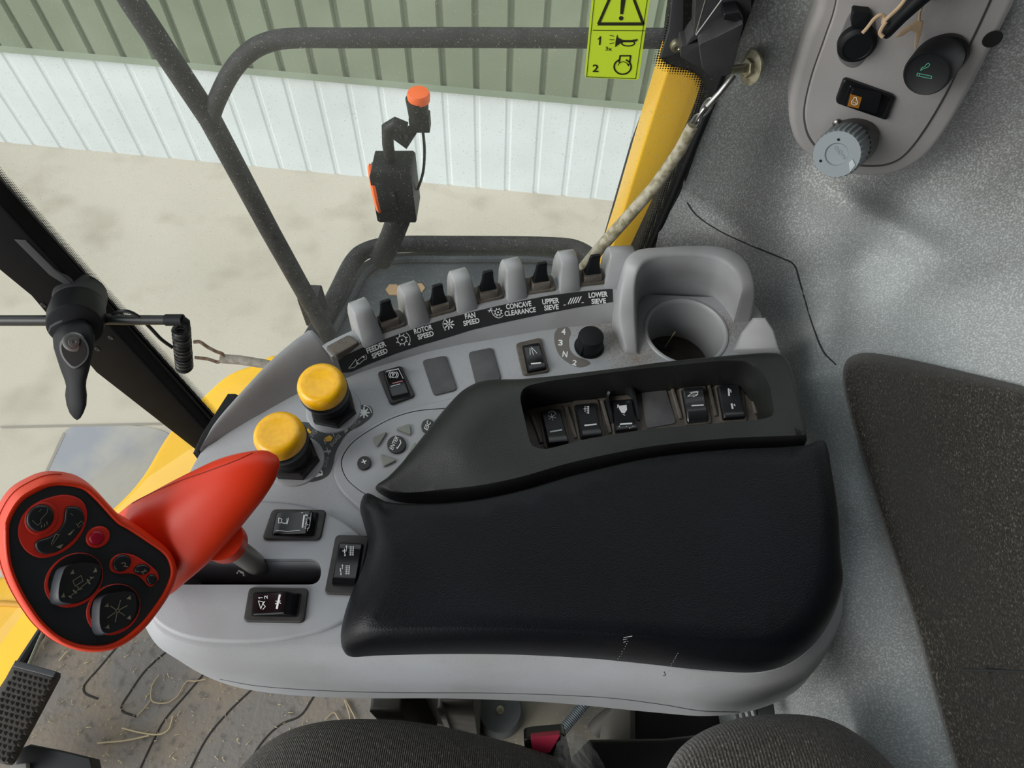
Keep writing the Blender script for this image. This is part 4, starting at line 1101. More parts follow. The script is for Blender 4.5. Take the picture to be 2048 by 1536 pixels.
# push-pull knobs
def push_knob(bx_, by_, tx_, ty_, r, label):
    b = H(bx_, by_, HB); z = Vector((0, 0, 1))
    T = H(tx_, ty_, .527); axv = (T - b)
    k = lathe('push_knob', b, z, [(0, .0258), (.0015, .0250), (.002, .0225), (.002, .02)], DUSTG, con, 48, label=label)
    k.data.materials[0] = GREYT
    ax_ = axv.normalized()
    L = axv.length
    lathe('lock_nut', b + z * .002, ax_, [(0, .0225), (.0085, .0225), (.0100, .0205), (.0100, .018)], BLK, k, 6, ang=20)
    lathe('knob_stem', b + z * .008, ax_, [(0, .0175), (.010, .0165), (.0105, .0175), (.0145, .0185), (.017, .0185), (.026, .017), (L - .022, .0165), (L - .010, .0165)], SOFTB, k, 40)
    lathe('knob_ring', T - ax_ * .026, ax_, [(0, .016), (.001, .0195), (.004, .0215), (.009, .022), (.012, .0215), (.013, .018)], BLK, k, 44)
    lathe('knob_cap', T - ax_ * .018, ax_, [(0, .0198), (.0015, .0212), (.006, .0214), (.0125, .0211), (.0155, .0201), (.0176, .0181), (.0182, .0160), (.0178, .0120), (.0172, .006), (.0170, 0)], YEL, k, 48, label='yellow round cap')
push_knob(592, 922, 553, 862, 50, 'yellow mushroom knob nearer the red joystick')
push_knob(668, 820, 639, 764, 46, 'yellow mushroom knob farther from the red joystick')

# rocker switches
def vrot(q): return q
def rocker_switch(bez, roc, hz, lift=.008, lo=.0045, hi=.0045, hump=None, bm=BEZ, rm=GLOSS, label=None, proud=.0028, dip=.0012):
    """bez / roc: four pixel corners (first edge = one end); hi/lo heights of the two ends of the rocker."""
    bz = [H(*p, hz - proud) for p in bez]
    s = prism('rocker_switch', rnd(bz, .0042), (0, 0, -proud - .002), bm, con, .0012, 3, label) if bez else None
    R_ = [H(*p, hz - proud - .003) for p in roc]
    a, b, c, d = R_
    well = [p + (p - (a + b + c + d) / 4).normalized() * .0014 for p in R_]
    prism('rocker_well', rnd([Vector((p.x, p.y, ZC - hz + proud + .0002)) for p in well], .0022), (0, 0, -.001), HOLE, s)
    rings = []
    ns = 12
    z0 = ZC - hz
    for k in range(ns + 1):
        q = k / ns
        e0 = a.lerp(d, q); e1 = b.lerp(c, q)
        if hump is None: zz = lo + (hi - lo) * q - dip * math.sin(math.pi * q)
        else:
            zz = lo + (hi - lo) * min(1, q / hump) - dip * math.sin(math.pi * min(1, q / hump)) if q <= hump else hi - (hi - .001) * ((q - hump) / (1 - hump)) ** .8
        zz += proud
        if k in (0, ns): zz -= .0012
        ex = (e1 - e0).normalized()
        base = [Vector((p.x, p.y, z0 + proud - .001)) for p in (e0, e1)]
        up_ = [Vector((p.x, p.y, z0 + zz)) for p in (e0, e1)]
        rings.append([base[0], up_[0] + Vector((0, 0, -.001)), up_[0] + ex * .001, up_[1] - ex * .001, up_[1] + Vector((0, 0, -.001)), base[1]])
    r = loft('rocker', rings, rm, s, ang=32)
    return s, r
def legend(r, polys, m=WHITE, nm='legend'):
    return print_on(nm, polys, [r], m, r, .0003)
def bar(x, y, w_, deg, t=3):
    a = math.radians(deg); dx, dy = math.cos(a) * w_ / 2, -math.sin(a) * w_ / 2
    return stroke([(x - dx, y - dy), (x + dx, y + dy)], t)

s, r = rocker_switch([(753.6, 743.5), (803, 730), (831, 791), (781, 809)], [(767.5, 745), (800, 737), (820, 788), (784, 796)], HB, lo=.007, hi=.001, hump=None, label='parking brake rocker switch', dip=.002)
q = stroke(arc(787, 750, 6.5, 0, 360, 14, 5.5), 1.5) + text_polys('P', 787, 750, 5, 7, 12, .02) + stroke(arc(787, 750, 9.5, 130, 230, 6, 8), 1.5) + stroke(arc(787, 750, 9.5, -50, 50, 6, 8), 1.5) + stroke([(773, 743), (797, 738), (806, 757), (812, 762)], 1.3) + stroke([(782, 773), (800, 768), (813, 764)], 1.6)
legend(r, q); legend(r, bar(795, 764.5, 20, 14, 1.8), PINK, 'pink_bar')
BLANKM = mat('blank plate', '4a4a4c', .6, col2='565556', nscale=40, col3='8a8786', n3scale=1300, n3=(.68, .8), bump=.15)
for qd in ([(843.8, 720), (891.9, 710), (915, 779), (867.7, 791)], [(936, 704), (984.7, 694), (1003, 758), (953, 774)]):
    prism('blank_plate', rnd([H(*p, HB - .0018) for p in qd], .0045), (0, 0, -.004), BLANKM, con, .0008, 3)
s, r = rocker_switch([(1031, 686), (1081.5, 674), (1100, 742), (1046, 750)], [(1046, 690), (1078, 684), (1092, 735), (1056, 742)], HB, lo=.003, hi=.0065, bm=DUSTB, label='work light rocker switch')
legend(r, stroke([(1060, 697), (1060.5, 710)], 1.1) + stroke([(1063, 697), (1067, 710)], 1) + stroke([(1064, 696), (1074, 707)], 1.1) + stroke([(1062, 694), (1063, 695)], 1) + bar(1072, 727, 19, 6, 2.6))
s, r = rocker_switch([(544, 1017.6), (652.7, 1019), (640.5, 1079), (523, 1078)][::-1][3:] + [(652.7, 1019), (640.5, 1079), (523, 1078)], [(554, 1023), (545, 1067), (626, 1069), (634, 1024)], HT, lo=.003, hi=.007, hump=.86, label='engine speed rocker switch, worn white at its edges')
q = stroke(arc(569, 1042, 6, -40, 220, 10, 5), 1.4) + stroke([(563, 1038), (558, 1036), (557, 1046), (563, 1046)], 1.4) + stroke([(575, 1037), (573, 1048)], 1.2) + stroke([(577.5, 1036), (575, 1048)], 1) + bar(607, 1043, 24, 82, 3) + stroke([(556, 1025), (549, 1064)], 1) + stroke([(603, 1025), (622, 1026), (619, 1050), (614, 1062)], 1.3) + stroke([(552, 1061), (575, 1063), (600, 1061)], .9)
for k in range(26): q.append(disc(615 + random.uniform(-5, 4), 1044 + random.uniform(-15, 14), random.uniform(.7, 1.6), 5))
legend(r, q)
s, r = rocker_switch([(497.6, 1174), (617, 1175.6), (607.5, 1245), (485.5, 1243)], [(508, 1184), (504, 1229), (592, 1231), (599, 1186)], HT, lo=.002, hi=.009, hump=.74, label='header height rocker switch numbered 1 and 2')
q = stroke([(517, 1195.5), (525, 1195.5)], 1.4) + stroke([(517.5, 1195.5), (519.5, 1197.5)], 1.1) + text_polys('2', 532, 1194.5, 7, 7, 90, .01) + stroke([(517, 1202), (527, 1204), (522, 1218), (517, 1202)], 1.3) + stroke([(530, 1203), (526, 1208), (531, 1213), (526, 1219)], 1.3)
q += stroke([(560, 1190), (557, 1203)], 4) + stroke([(556, 1207), (554, 1217)], 4) + stroke([(552, 1202), (562, 1207)], 1.5) + stroke([(551, 1208), (561, 1202)], 1.5)
legend(r, q)
s, r = rocker_switch([(671, 1069), (739, 1070.6), (714, 1190), (648, 1187)], [(678, 1085), (725, 1088), (712, 1168), (664, 1166)], HT, lo=.0035, hi=.005, bm=BEZ, label='concave adjust rocker switch beside the lid')
def comb(x, y): 
    q = []
    for k in range(5): q += stroke([(x - 3.5, y - 8 + 4 * k), (x + 5, y - 8 + 4 * k)], 1.1)
    q += stroke([(x + 5, y - 9), (x + 4, y + 9)], 1.3) + stroke([(x, y - 9), (x - 1, y + 9)], 1) + stroke([(x - 9, y - 8), (x - 9, y - 2)], 1.2) + stroke([(x - 12, y + 3), (x - 12, y + 9)], 1.2) + [disc(x - 9, y - 9, 2.2, 3, None, -1.57), disc(x - 12, y + 9, 2.2, 3, None, 1.57)]
    return q
legend(r, comb(702, 1102) + stroke([(685, 1102), (693, 1102)], 1.6) + stroke([(689, 1098), (689, 1106)], 1.6) + comb(694, 1140) + stroke([(681, 1137), (681, 1143)], 1.8))

# rotary selector
kb = H(1178, 694, HB)
rs = thing_ = lathe('rotary_knob', kb, (0, 0, 1), [(0, .0150), (.0015, .0152), (.0016, .0136), (.018, .0128), (.0192, .0122), (.0198, .0108), (.0198, 0)], SOFTB, con, 44)
pdir = (H(1158, 716, HB) - kb).normalized(); sd = pdir.cross(Vector((0, 0, 1)))
prism('knob_pointer', [kb + pdir * .0162 + Vector((0, 0, .002)) + sd * .0005, kb + pdir * .0162 + Vector((0, 0, .002)) - sd * .0005, kb + pdir * .0125 + Vector((0, 0, .019)) - sd * .0006, kb + pdir * .0125 + Vector((0, 0, .019)) + sd * .0006], -pdir * .004 + Vector((0, 0, 0)), SOFTB, rs, .0002)
lp = spl([(1119, 655), (1135, 655), (1141, 666), (1137, 682), (1140, 700), (1152, 713), (1172, 720), (1180, 728), (1160, 735), (1140, 728), (1120, 712), (1110, 690), (1109, 668)], 4)
dk = print_on('selector_label', fan([tuple(p) for p in lp]), [deck], mat('label brownish grey', '6b6763', .65), con, .0003)
print_on('selector_digits', text_polys('4', 1127, 664, 8.5, 12, 0, .03) + text_polys('3', 1121, 686, 9, 12, 0, .03) + text_polys('N', 1130, 709, 10, 12, -8, .03) + text_polys('2', 1149, 726, 9, 11, -12, .03), [deck], WHITE, con, .0006)

# printed label strip on the bank
_tl = interp([(676, 722), (687, 712), (735, 690), (789, 671), (840, 653), (892, 637), (943, 624), (994, 612), (1045, 601), (1097, 591), (1160, 583), (1225, 577)], 60)
_bl = interp([(684, 745), (700, 745), (735, 729), (789, 708), (840, 691), (892, 676), (943, 660), (994, 648), (1045, 637), (1097, 626), (1160, 614), (1226, 604)], 60)
quads = []
for i in range(59):
    for a, b in ((0, .5), (.5, 1)):
        quads.append([_tl[i].lerp(_bl[i], a), _tl[i + 1].lerp(_bl[i + 1], a), _tl[i + 1].lerp(_bl[i + 1], b), _tl[i].lerp(_bl[i], b)])
print_on('label_strip', quads, [bank], DARKL, con, .0003)
T = []
for s_, x, y, w_, h_, dg in [('FEEDER', 752, 694, 41, 11, 22), ('SPEED', 759, 706, 33, 10.5, 22), ('ROTOR', 846, 658, 38, 11, 15), ('SPEED', 851, 670, 33, 10.5, 15), ('FAN', 940, 631, 21, 11, 10), ('SPEED', 942.5, 643.5, 33, 10.5, 12),
                          ('CONCAVE', 1037, 610, 51, 11, 8), ('CLEARANCE', 1040, 623, 63, 10.5, 8), ('UPPER', 1101, 602, 34, 11, 6), ('SIEVE', 1102.5, 614.5, 29, 10.5, 6), ('LOWER', 1196, 589, 38, 11, 4), ('SIEVE', 1197, 602, 29, 10.5, 4)]:
    T += text_polys(s_, x, y, w_, h_, dg, .03)
def gear(x, y, r_, n, rr):
    q = stroke(disc(x, y, r_, 18, r_ * .95) + [disc(x, y, r_, 18, r_ * .95)[0]], 1.5) + [disc(x, y, 1.8, 8)]
    for k in range(n):
        a = 2 * math.pi * k / n + .2; q += stroke([(x + math.cos(a) * r_, y + math.sin(a) * r_), (x + math.cos(a + .15) * rr, y + math.sin(a + .15) * rr)], 1.8)
    return q
T += gear(803.5, 679, 8.5, 8, 12) + stroke(arc(804, 679, 16, -60, 40, 8), 1.2) + [disc(818, 688, 3, 3)]
T += [disc(898, 648, 2, 8)]
for k in range(8):
    a = math.pi / 4 * k + .1; T += stroke([(898 + 4 * math.cos(a), 648 + 4 * math.sin(a)), (898 + 10 * math.cos(a), 648 + 10 * math.sin(a))], 2.6)
T += stroke(arc(899, 648, 13.5, 130, 235, 8), 1.2) + [disc(890, 659, 2.4, 3)]
T += gear(996, 624, 6, 8, 8.5) + stroke(arc(997, 625, 10.5, 30, 150, 8), 1.3) + stroke([(980, 617), (987, 631)], 1.2) + stroke([(977, 622), (984, 617)], 1) + stroke([(982, 616), (978, 624)], 1) + stroke([(975, 620), (986, 621)], .8)
for k in range(5): T += stroke([(1136 + k * 5, 608 - k * .8), (1142 + k * 5, 596 - k * .8)], 2)
T += stroke([(1127, 610), (1131, 609.5)], 1.3) + stroke([(1163, 605.5), (1167, 605)], 1.3)
T += stroke([(697, 736), (711, 718), (714, 728), (708, 734), (697, 736)], 1.1) + stroke([(713, 722), (726, 711)], 1.1) + stroke([(717, 728), (730, 717)], 1.1) + [disc(714.5, 726, 2.4, 8), disc(727, 713, 2.4, 8)] + stroke(arc(727, 714, 6, -60, 50, 6), 1)
print_on('label_print', T, [bank], WHITE, con, .0007)

# clutch label on the deck
lab = spl([(730, 810), (741, 813), (746, 823), (742, 835), (722, 851), (698, 864), (682, 884), (671, 907), (665.6, 932), (654, 953), (626, 964), (609, 960), (606, 950), (617, 938), (636, 915), (640, 900), (629, 886), (611, 880), (590, 866), (598, 848), (606, 844), (641, 849), (680, 848), (702, 837), (714, 820), (722, 811)], 4)
print_on('clutch_label', fan([tuple(p) for p in lab]), [deck], DARKG, con, .0003)
q = []
q += text_polys('THRESHING', 705.5, 843, 33, 6, 36, 0) + text_polys('CLUTCH', 711, 850, 24, 6, 36, 0)
q += text_polys('STOP', 629, 867, 17, 6.5, 44, .005) + text_polys('ENGAGE', 671, 881, 28, 7.5, 50, .005)
q += text_polys('HEADER', 645, 923, 22, 5.5, 74, 0) + text_polys('CLUTCH', 653, 925, 21, 5.5, 74, 0)
q += stroke([(622, 866), (631, 857)], .9) + stroke([(648, 880), (651, 888)], 1.6) + stroke([(665, 866), (669, 874)], 1.6)
for cx_, cy_ in ((689, 861), (655, 903)):
    q += stroke([(cx_ - 7, cy_ + 1), (cx_ + 6, cy_ - 1)], 3) + stroke([(cx_ - 1, cy_ - 7), (cx_ + 2, cy_ + 6)], 1.8) + stroke([(cx_ + 2, cy_ + 3), (cx_ + 6, cy_ + 1)], 1.8)
print_on('clutch_print', q, [deck], PRINT, con, .0006)
q = [disc(728, 826, 6, 14)]
for k in range(8):
    a = math.pi / 4 * k; q += stroke([(728 + 6 * math.cos(a), 826 + 6 * math.sin(a)), (728 + 10.5 * math.cos(a), 826 + 10 * math.sin(a))], 3)
q += stroke(arc(729, 826, 14, -85, 0, 8), 1.8) + [disc(729, 812.5, 3, 3, None, 3.1)]
q += fan([(625, 957), (639, 940), (645, 942), (646, 951)]) + stroke(arc(624, 950, 9, 110, 250, 8), 1.8) + stroke([(622, 948), (632, 952)], 2.4) + stroke([(629, 943), (626, 955)], 2.4) + stroke([(631, 945), (622, 952)], 1.6)
print_on('clutch_symbols', q, [deck], WHITE, con, .0007)
q = fan([(612, 861), (617, 857), (622, 864), (618, 866)]) + [disc(620, 865, 3, 6)] + [[Vector(p) for p in ((651, 876), (660, 871), (666, 876), (662, 883), (654, 884))]] + stroke([(651, 876), (650, 880), (654, 884)], 2)
print_on('amber_symbols', q, [deck], AMBER, con, .0007)
print_on('clutch_hole', [disc(641, 946, 2.2, 10)], [deck], DARKG, con, .0010)

def capped(name, rings, m, parent, step=.007, crown=0.0, ang=60):
    """closed solid: rings from the foot to the crest, top filled with a relaxed smooth sheet, bottom closed."""
    from mathutils.geometry import delaunay_2d_cdt
    R = rings[-1]; n = len(R)
    pts = [Vector((p.x, p.y)) for p in R]
    xs = [p.x for p in R]; ys = [p.y for p in R]
    def inside(x, y):
        c = False
        for i in range(n):
            a, b = pts[i], pts[i - 1]
            if (a.y > y) != (b.y > y) and x < (b.x - a.x) * (y - a.y) / (b.y - a.y) + a.x: c = not c
        return c
    def near(x, y): return min((p.x - x) ** 2 + (p.y - y) ** 2 for p in pts) < (step * .55) ** 2
    ins = []
    x = min(xs)
    while x < max(xs):
        y = min(ys)
        while y < max(ys):
            if inside(x, y) and not near(x, y): ins.append(Vector((x, y)))
            y += step
        x += step
    vo, eo, fo, vi, ei, fi = delaunay_2d_cdt(pts + ins, [(i, (i + 1) % n) for i in range(n)], [], 1, 1e-7)
    z = [None] * len(vo); fixed = [False] * len(vo)
    for k, src in enumerate(vi):
        for s_ in src:
            if s_ < n: z[k] = R[s_].z; fixed[k] = True
    nb_ = [set() for _ in vo]
    for f in fo:
        for i in range(len(f)):
            nb_[f[i]].add(f[(i + 1) % len(f)]); nb_[f[(i + 1) % len(f)]].add(f[i])
    mz = sum(p.z for p in R) / n
    z = [q if q is not None else mz for q in z]
    for it in range(400):
        z = [z[k] if fixed[k] or not nb_[k] else sum(z[j] for j in nb_[k]) / len(nb_[k]) + crown for k in range(len(vo))]
    V = []; F = []
    for r in rings[:-1]: V += r
    base = (len(rings) - 2) * n
    for i in range(len(rings) - 2):
        for j in range(n):
            k = (j + 1) % n; F.append((i * n + j, i * n + k, (i + 1) * n + k, (i + 1) * n + j))
    off = len(V)
    V += [Vector((v.x, v.y, z[k])) for k, v in enumerate(vo)]
    mp_ = {}
    for k, src in enumerate(vi):
        for s_ in src:
            if s_ < n: mp_[s_] = off + k
    for j in range(n):
        k = (j + 1) % n; F.append((base + j, base + k, mp_[k], mp_[j]))
    F += [tuple(off + i for i in f) for f in fo]
    F.append(tuple(range(n)))
    return mk(name, V, F, m, parent, ang)

# ---- black switch housing (upper black part)
HH = .530
hou_pairs = [((752, 984), (790, 976), .566), ((775, 966), (825, 955), .560), ((805, 938), (865, 930), .552), ((850, 885), (915, 895), .541), ((890, 835), (955, 850), .535), ((930, 790), (985, 812), .532), ((975, 762), (1020, 790), .531), ((1050, 747), (1075, 770), .530), ((1200, 728), (1210, 748), .530),
             ((1350, 709), (1360, 728), .530), ((1480, 698), (1480, 716), .530), ((1545, 695), (1540, 712), .530), ((1578, 702), (1562, 720), .531), ((1596, 730), (1575, 745), .532), ((1611, 800), (1592, 800), .533), ((1622, 868), (1606, 862), .535), ((1616, 877), (1600, 870), .536), ((1560, 879), (1560, 872), .5345),
             ((1450, 885), (1450, 877), .534), ((1300, 901), (1300, 893), .534), ((1150, 931), (1150, 923), .534), ((1040, 963), (1040, 954), .536), ((950, 982), (948, 972), .542), ((860, 992), (860, 980), .556), ((790, 993), (810, 983), .563)]
bb = [Vector((q_.x, q_.y, ZC - .5865)) for q_ in (H(*a, {4: .584, 5: .576, 6: .560, 7: .542}.get(i, .5865 if i < 4 or i > 22 else h + .005)) for i, (a, b, h) in enumerate(hou_pairs))]
# pixel outline was read at the visible rim, so the seam side uses its own height
for i, (a, b, h) in enumerate(hou_pairs):
    if i >= 8:
        p = H(a[0], a[1], h + .006); bb[i] = Vector((p.x, p.y, ZC - .5865))
tt = [H(*b, h) for a, b, h in hou_pairs]
BB = spl(bb, 6); TT = spl(tt, 6)
rings = [BB]
for k in range(1, 8):
    a = k / 7 * math.pi / 2
    rings.append([Vector((t.x + (b.x - t.x) * math.cos(a) ** .9, t.y + (b.y - t.y) * math.cos(a) ** .9, b.z + (t.z - b.z) * math.sin(a) ** .75)) for b, t in zip(BB, TT)])
hou = capped('switch_housing', rings, HOUS, con, crown=-.000004)
rec = rnd([(1036, 776), (1095, 762), (1250, 742), (1440, 722), (1505, 722), (1540, 760), (1552, 826), (1530, 834), (1400, 846), (1300, 854), (1180, 873), (1090, 895), (1062, 888)], [30, 30, 30, 60, 40, 40, 20, 12, 10, 10, 10, 20, 20], 5)
HR = .5735
c0_ = [H(p.x, p.y, HH - .01) for p in rec]
# tapered pocket
cR_ = [H(p.x, p.y, HH) for p in rec]; mR = sum(cR_, Vector()) / len(cR_)
rg = []
for z, k in ((-.02, 1.04), (-.0005, 1.025), (.0008, 1.008), (.004, 1.0), (HR - HH, .985)):
    rg.append([Vector((mR.x + (p.x - mR.x) * (1 + (k - 1) * .35), mR.y + (p.y - mR.y) * k, ZC - HH - z)) for p in cR_])
c_ = loft('cut', rg, HOLE, None)
boolean(hou, c_)
# switch tray plate in the pocket
pfloor = prism('switch_plate', [Vector((mR.x + (p.x - mR.x) * .995, mR.y + (p.y - mR.y) * .98, ZC - HR + .0014)) for p in cR_], (0, 0, -.002), DUSTB, con, 0)
hou2 = HR - .0014
R6 = [([(1082, 822), (1119, 818), (1137, 885), (1096, 889)], .004, .0075, None, None), ([(1150, 809.7), (1190, 805.6), (1204, 871), (1163, 875)], .004, .0075, None, None),
      ([(1224, 800), (1265, 797), (1275, 858), (1232, 862)], .002, .0065, None, None), None, ([(1365, 779.6), (1405, 777), (1418, 838), (1377, 842.5)], .007, .004, .72, None), ([(1436, 772.8), (1477, 768.7), (1490, 833), (1448, 836)], .005, .005, None, None)]
RK = mat('satin rocker', '1d1f22', .3, coat=.2)
lbs = ['reel rocker switch, first in the recessed row', 'knife rocker switch, second in the recessed row', 'guarded rocker switch with scratched white print', '', 'unloading tube rocker switch', 'fold rocker switch at the right end of the row']
ROC = []
for i, e in enumerate(R6):
    if e is None:
        prism('blank_plate', rnd([H(*p, hou2 - .0012) for p in [(1281.6, 781), (1332, 777), (1352.7, 846), (1294, 857)]], .003), (0, 0, -.002), BLANKM, con, .0005)
        ROC.append(None); continue
    Q, lo, hi, hump, _ = e
    c_ = Vector((sum(p[0] for p in Q) / 4, sum(p[1] for p in Q) / 4))
    bz = [tuple(c_ + Vector((p[0] - c_.x, p[1] - c_.y)) * 1.0 + Vector((math.copysign(7, p[0] - c_.x) , math.copysign(9, p[1] - c_.y)))) for p in Q]
    Q2 = [(p[0], p[1]) for p in Q]
    s, r = rocker_switch(bz, Q2, hou2, lo=lo, hi=hi, hump=hump, bm=DUSTB, rm=RK, label=lbs[i], proud=.0016)
    ROC.append((s, r))
def drawleg(i, polys, m=WHITE): legend(ROC[i][1], polys, m)
q = bar(1112, 862, 23, 10, 2.8)
for k in range(6):
    a = math.pi / 3 * k + .3; q += stroke([(1104, 834), (1104 + 8 * math.cos(a), 834 + 7 * math.sin(a))], 1.1)
q += stroke(arc(1104, 832, 9, -150, -20, 7), 1)
drawleg(0, q)
q = bar(1181, 850, 23, 6, 2.8)
for k in range(4): q += fan([(1178, 812 + k * 4), (1178, 816 + k * 4), (1172, 814 + k * 4)])
q += stroke([(1170, 813), (1170, 824)], 1.2) + stroke([(1167, 818), (1175, 818)], 1)
drawleg(1, q)
q = bar(1252, 848, 23, 4, 3)
q += fan([(1238, 812), (1253, 810), (1254, 820), (1249, 827), (1243, 826), (1238, 818)]) + text_polys('R', 1237, 813, 5, 7, 0, .02) + stroke([(1240, 801), (1243, 803)], 1.2) + stroke([(1246, 829), (1250, 831)], 1)
for k in range(8): q.append(disc(1238 + random.uniform(0, 30), 856 + random.uniform(-4, 2), random.uniform(.5, 1.2), 5))
drawleg(2, q)
q = bar(1395, 811, 23, 3, 2.6) + stroke([(1375, 793), (1385, 785), (1396, 785), (1392, 792), (1382, 792), (1375, 793)], 1.1) + stroke([(1383, 788), (1396, 789), (1386, 794)], 1) + stroke([(1379, 785), (1396, 783)], 1)
drawleg(4, q)
q = stroke([(1457, 778), (1458, 791)], 3.6) + stroke([(1461, 780), (1462, 785)], 2) + stroke([(1463, 808), (1465, 817)], 3.6) + stroke([(1468, 809), (1470, 812)], 2)
drawleg(5, q)
# hood around the third switch
hd = ROC[2][0]
zt_ = ZC - hou2
path = [H(*p, hou2 - .010) for p in [(1226, 838), (1216, 800), (1217, 788), (1227, 780), (1248, 777), (1262, 781), (1270, 792), (1280, 832)]]
path = spl(path, 5, False)
V = []; F = []
for i, p in enumerate(path):
    t = path[min(i + 1, len(path) - 1)] - path[max(i - 1, 0)]; t.normalize(); nr = Vector((-t.y, t.x, 0)) * .0012
    f_ = min(1, min(i, len(path) - 1 - i) / 10); zz = zt_ + .003 + .011 * f_
    V += [Vector((p.x, p.y, zt_)) - nr, Vector((p.x, p.y, zz)) - nr, Vector((p.x, p.y, zz)) + nr, Vector((p.x, p.y, zt_)) + nr]
for i in range(len(path) - 1):
    for j in range(4): F.append((i * 4 + j, i * 4 + (j + 1) % 4, (i + 1) * 4 + (j + 1) % 4, (i + 1) * 4 + j))
mk('switch_guard', V, F, RK, hd, ang=30)
# low ribs between the switches
for a_, b_ in (((1063, 830), (1083, 886)), ((1133, 815), (1152, 876)), ((1204, 802), (1221, 866)), ((1345, 779), (1362, 838)), ((1418, 772), (1432, 832)), ((1500, 770), (1512, 828))):
    tube('dust_rib', [H(a_[0], a_[1], hou2 - .001), H(b_[0], b_[1], hou2 - .001)], .0018, DUSTB, con, 6)

# ---- padded lid
lid = [((735, 1000), (768, 1016), .540), ((722, 1022), (778, 1038), .536), ((728, 1050), (784, 1062), .535), ((737, 1085), (790, 1090), .534), ((736, 1115), (791, 1122), .534), ((724, 1155), (783, 1165), .534), ((706, 1195), (768, 1205), .534), ((691, 1240), (755, 1235), .535), ((686, 1290), (762, 1247), .536), ((700, 1313), (800, 1250), .535), ((760, 1311), (860, 1251), .534),
       ((900, 1308), (950, 1253), .533), ((1050, 1310), (1080, 1256), .533), ((1180, 1318), (1200, 1262), .533), ((1300, 1330), (1320, 1270), .533), ((1420, 1343), (1430, 1275), .534), ((1520, 1345), (1510, 1272), .535), ((1590, 1320), (1565, 1250), .536), ((1640, 1265), (1600, 1205), .537), ((1668, 1190), (1622, 1150), .537),
       ((1674, 1120), (1634, 1090), .536), ((1668, 1040), (1636, 1030), .535), ((1655, 960), (1628, 960), .534), ((1640, 898), (1615, 905), .533), ((1628, 885), (1600, 893), .533), ((1560, 888), (1560, 896), .533), ((1450, 893), (1450, 901), .533), ((1300, 908), (1300, 918), .533), ((1150, 941), (1155, 951), .533),
       ((1050, 969), (1060, 980), .533), ((960, 989), (970, 1000), .534), ((880, 997), (890, 1010), .535), ((800, 996), (812, 1012), .537), ((758, 990), (785, 1010), .539)]
bb = []; tt = []
for i, (a, b, h) in enumerate(lid):
    if i <= 19: p = H(*a, .588) if i > 7 else H(*a, .582)
    elif i <= 23: p = H(*a, .575)
    else: p = H(*a, h + .004)
    bb.append(Vector((p.x, p.y, ZC - .588))); tt.append(H(*b, h))
for i in (20, 21, 22, 23):
    pass
BB = spl(bb, 6); TT = spl(tt, 6)
rings = [BB]
for k in range(1, 10):
    a = k / 9 * math.pi / 2
    rings.append([Vector((t.x + (b.x - t.x) * math.cos(a) ** .95, t.y + (b.y - t.y) * math.cos(a) ** .95, b.z + (t.z - b.z) * math.sin(a) ** .8)) for b, t in zip(BB, TT)])
lido = capped('armrest_lid', rings, LEATH, con, .012, -.000012)
# pale scuffs on the lid front
q = []
for x0, y0, x1, y1 in ((1256, 1282, 1233, 1322), (1355, 1306, 1340, 1334)):
    for k in range(9):
        s = k / 8; q.append(disc(x0 + (x1 - x0) * s + random.uniform(-1, 1), y0 + (y1 - y0) * s, .9, 5))
q += stroke([(1247, 1275), (1256, 1273), (1264, 1272)], 1.2) + stroke([(1246, 1279), (1254, 1277)], 1) + stroke([(1247, 1284), (1252, 1282)], 1)
print_on('scuff_marks', q, [lido], PRINT, lido, .0003)
q = stroke([(1328, 1343), (1331, 1350), (1326, 1351)], 1.2)
print_on('scratch', q, [deck], DARKG, con, .0003)

# ================================================================ JOYSTICK
js = thing('joystick', 'orange red multifunction joystick with a dark button face', 'joystick', H(540, 1130, .64))
D = RM @ Vector((0, 0, -1)); UP = RM @ Vector((0, 1, 0)); RT = RM @ Vector((1, 0, 0))
pc = PT(165, 1115, .44)
ed = (ray(165, 1115).normalized() - RT * .30 + UP * .16).normalized()      # away from the face
def PJ(x, y, o=0.0): return PP(x, y, pc - ed * o, ed)
face = spl([(129, 972), (105, 973), (82, 981), (47, 1002), (25, 1035), (18.5, 1063), (21, 1112), (30, 1147), (47, 1185), (70, 1222), (89, 1246), (117, 1270), (152, 1286), (188, 1291), (222, 1286), (253, 1270), (281, 1246), (300, 1223), (323, 1190), (337, 1160), (340, 1137), (328, 1110), (293, 1084), (258, 1061), (234, 1047), (211, 1023), (188, 998), (164, 979)], 4)
N_ = len(face)
fc = Vector((165, 1125))
def off_face(d):
    out = []
    for i in range(N_):
        t = (face[(i + 1) % N_] - face[i - 1]).normalized(); nr = Vector((t.y, -t.x))
        if nr.dot(face[i] - fc) < 0 and not (1030 < face[i].y < 1110 and face[i].x > 180): nr = -nr
        if 180 < face[i].x and 990 < face[i].y < 1112:
            nr = Vector((t.y, -t.x)); 
            if nr.dot(Vector((1, -1))) < 0: nr = -nr
        out.append(face[i] + nr * d)
    return out
rings = []
for d, z in ((0, .0), (2, .0018), (6, .0026), (10, .0022), (13.5, -.001), (15, -.006), (16, -.016), (14, -.030), (8, -.038), (-10, -.044), (-40, -.046)):
    rings.append([PJ(p.x + min(0, z + .002) * 620 * (1 if z > -.037 else .95), p.y + min(0, z + .002) * 560, z) for p in off_face(d)])
head = loft('handle_head', rings, RED, js, ang=60, cap0=False)
fp = prism('face_plate', [PJ(p.x, p.y, .0004) for p in off_face(.5)], ed * .01, mat('face charcoal', '202327', .55), js)
tube('mould_line', [PJ(p.x - .012 * 620, p.y - .012 * 560, -.0140) for p in off_face(16.2)][0:60], .0004, mat('mould line red', '9a2415', .5), js, 5)  # dark red parting line around the head
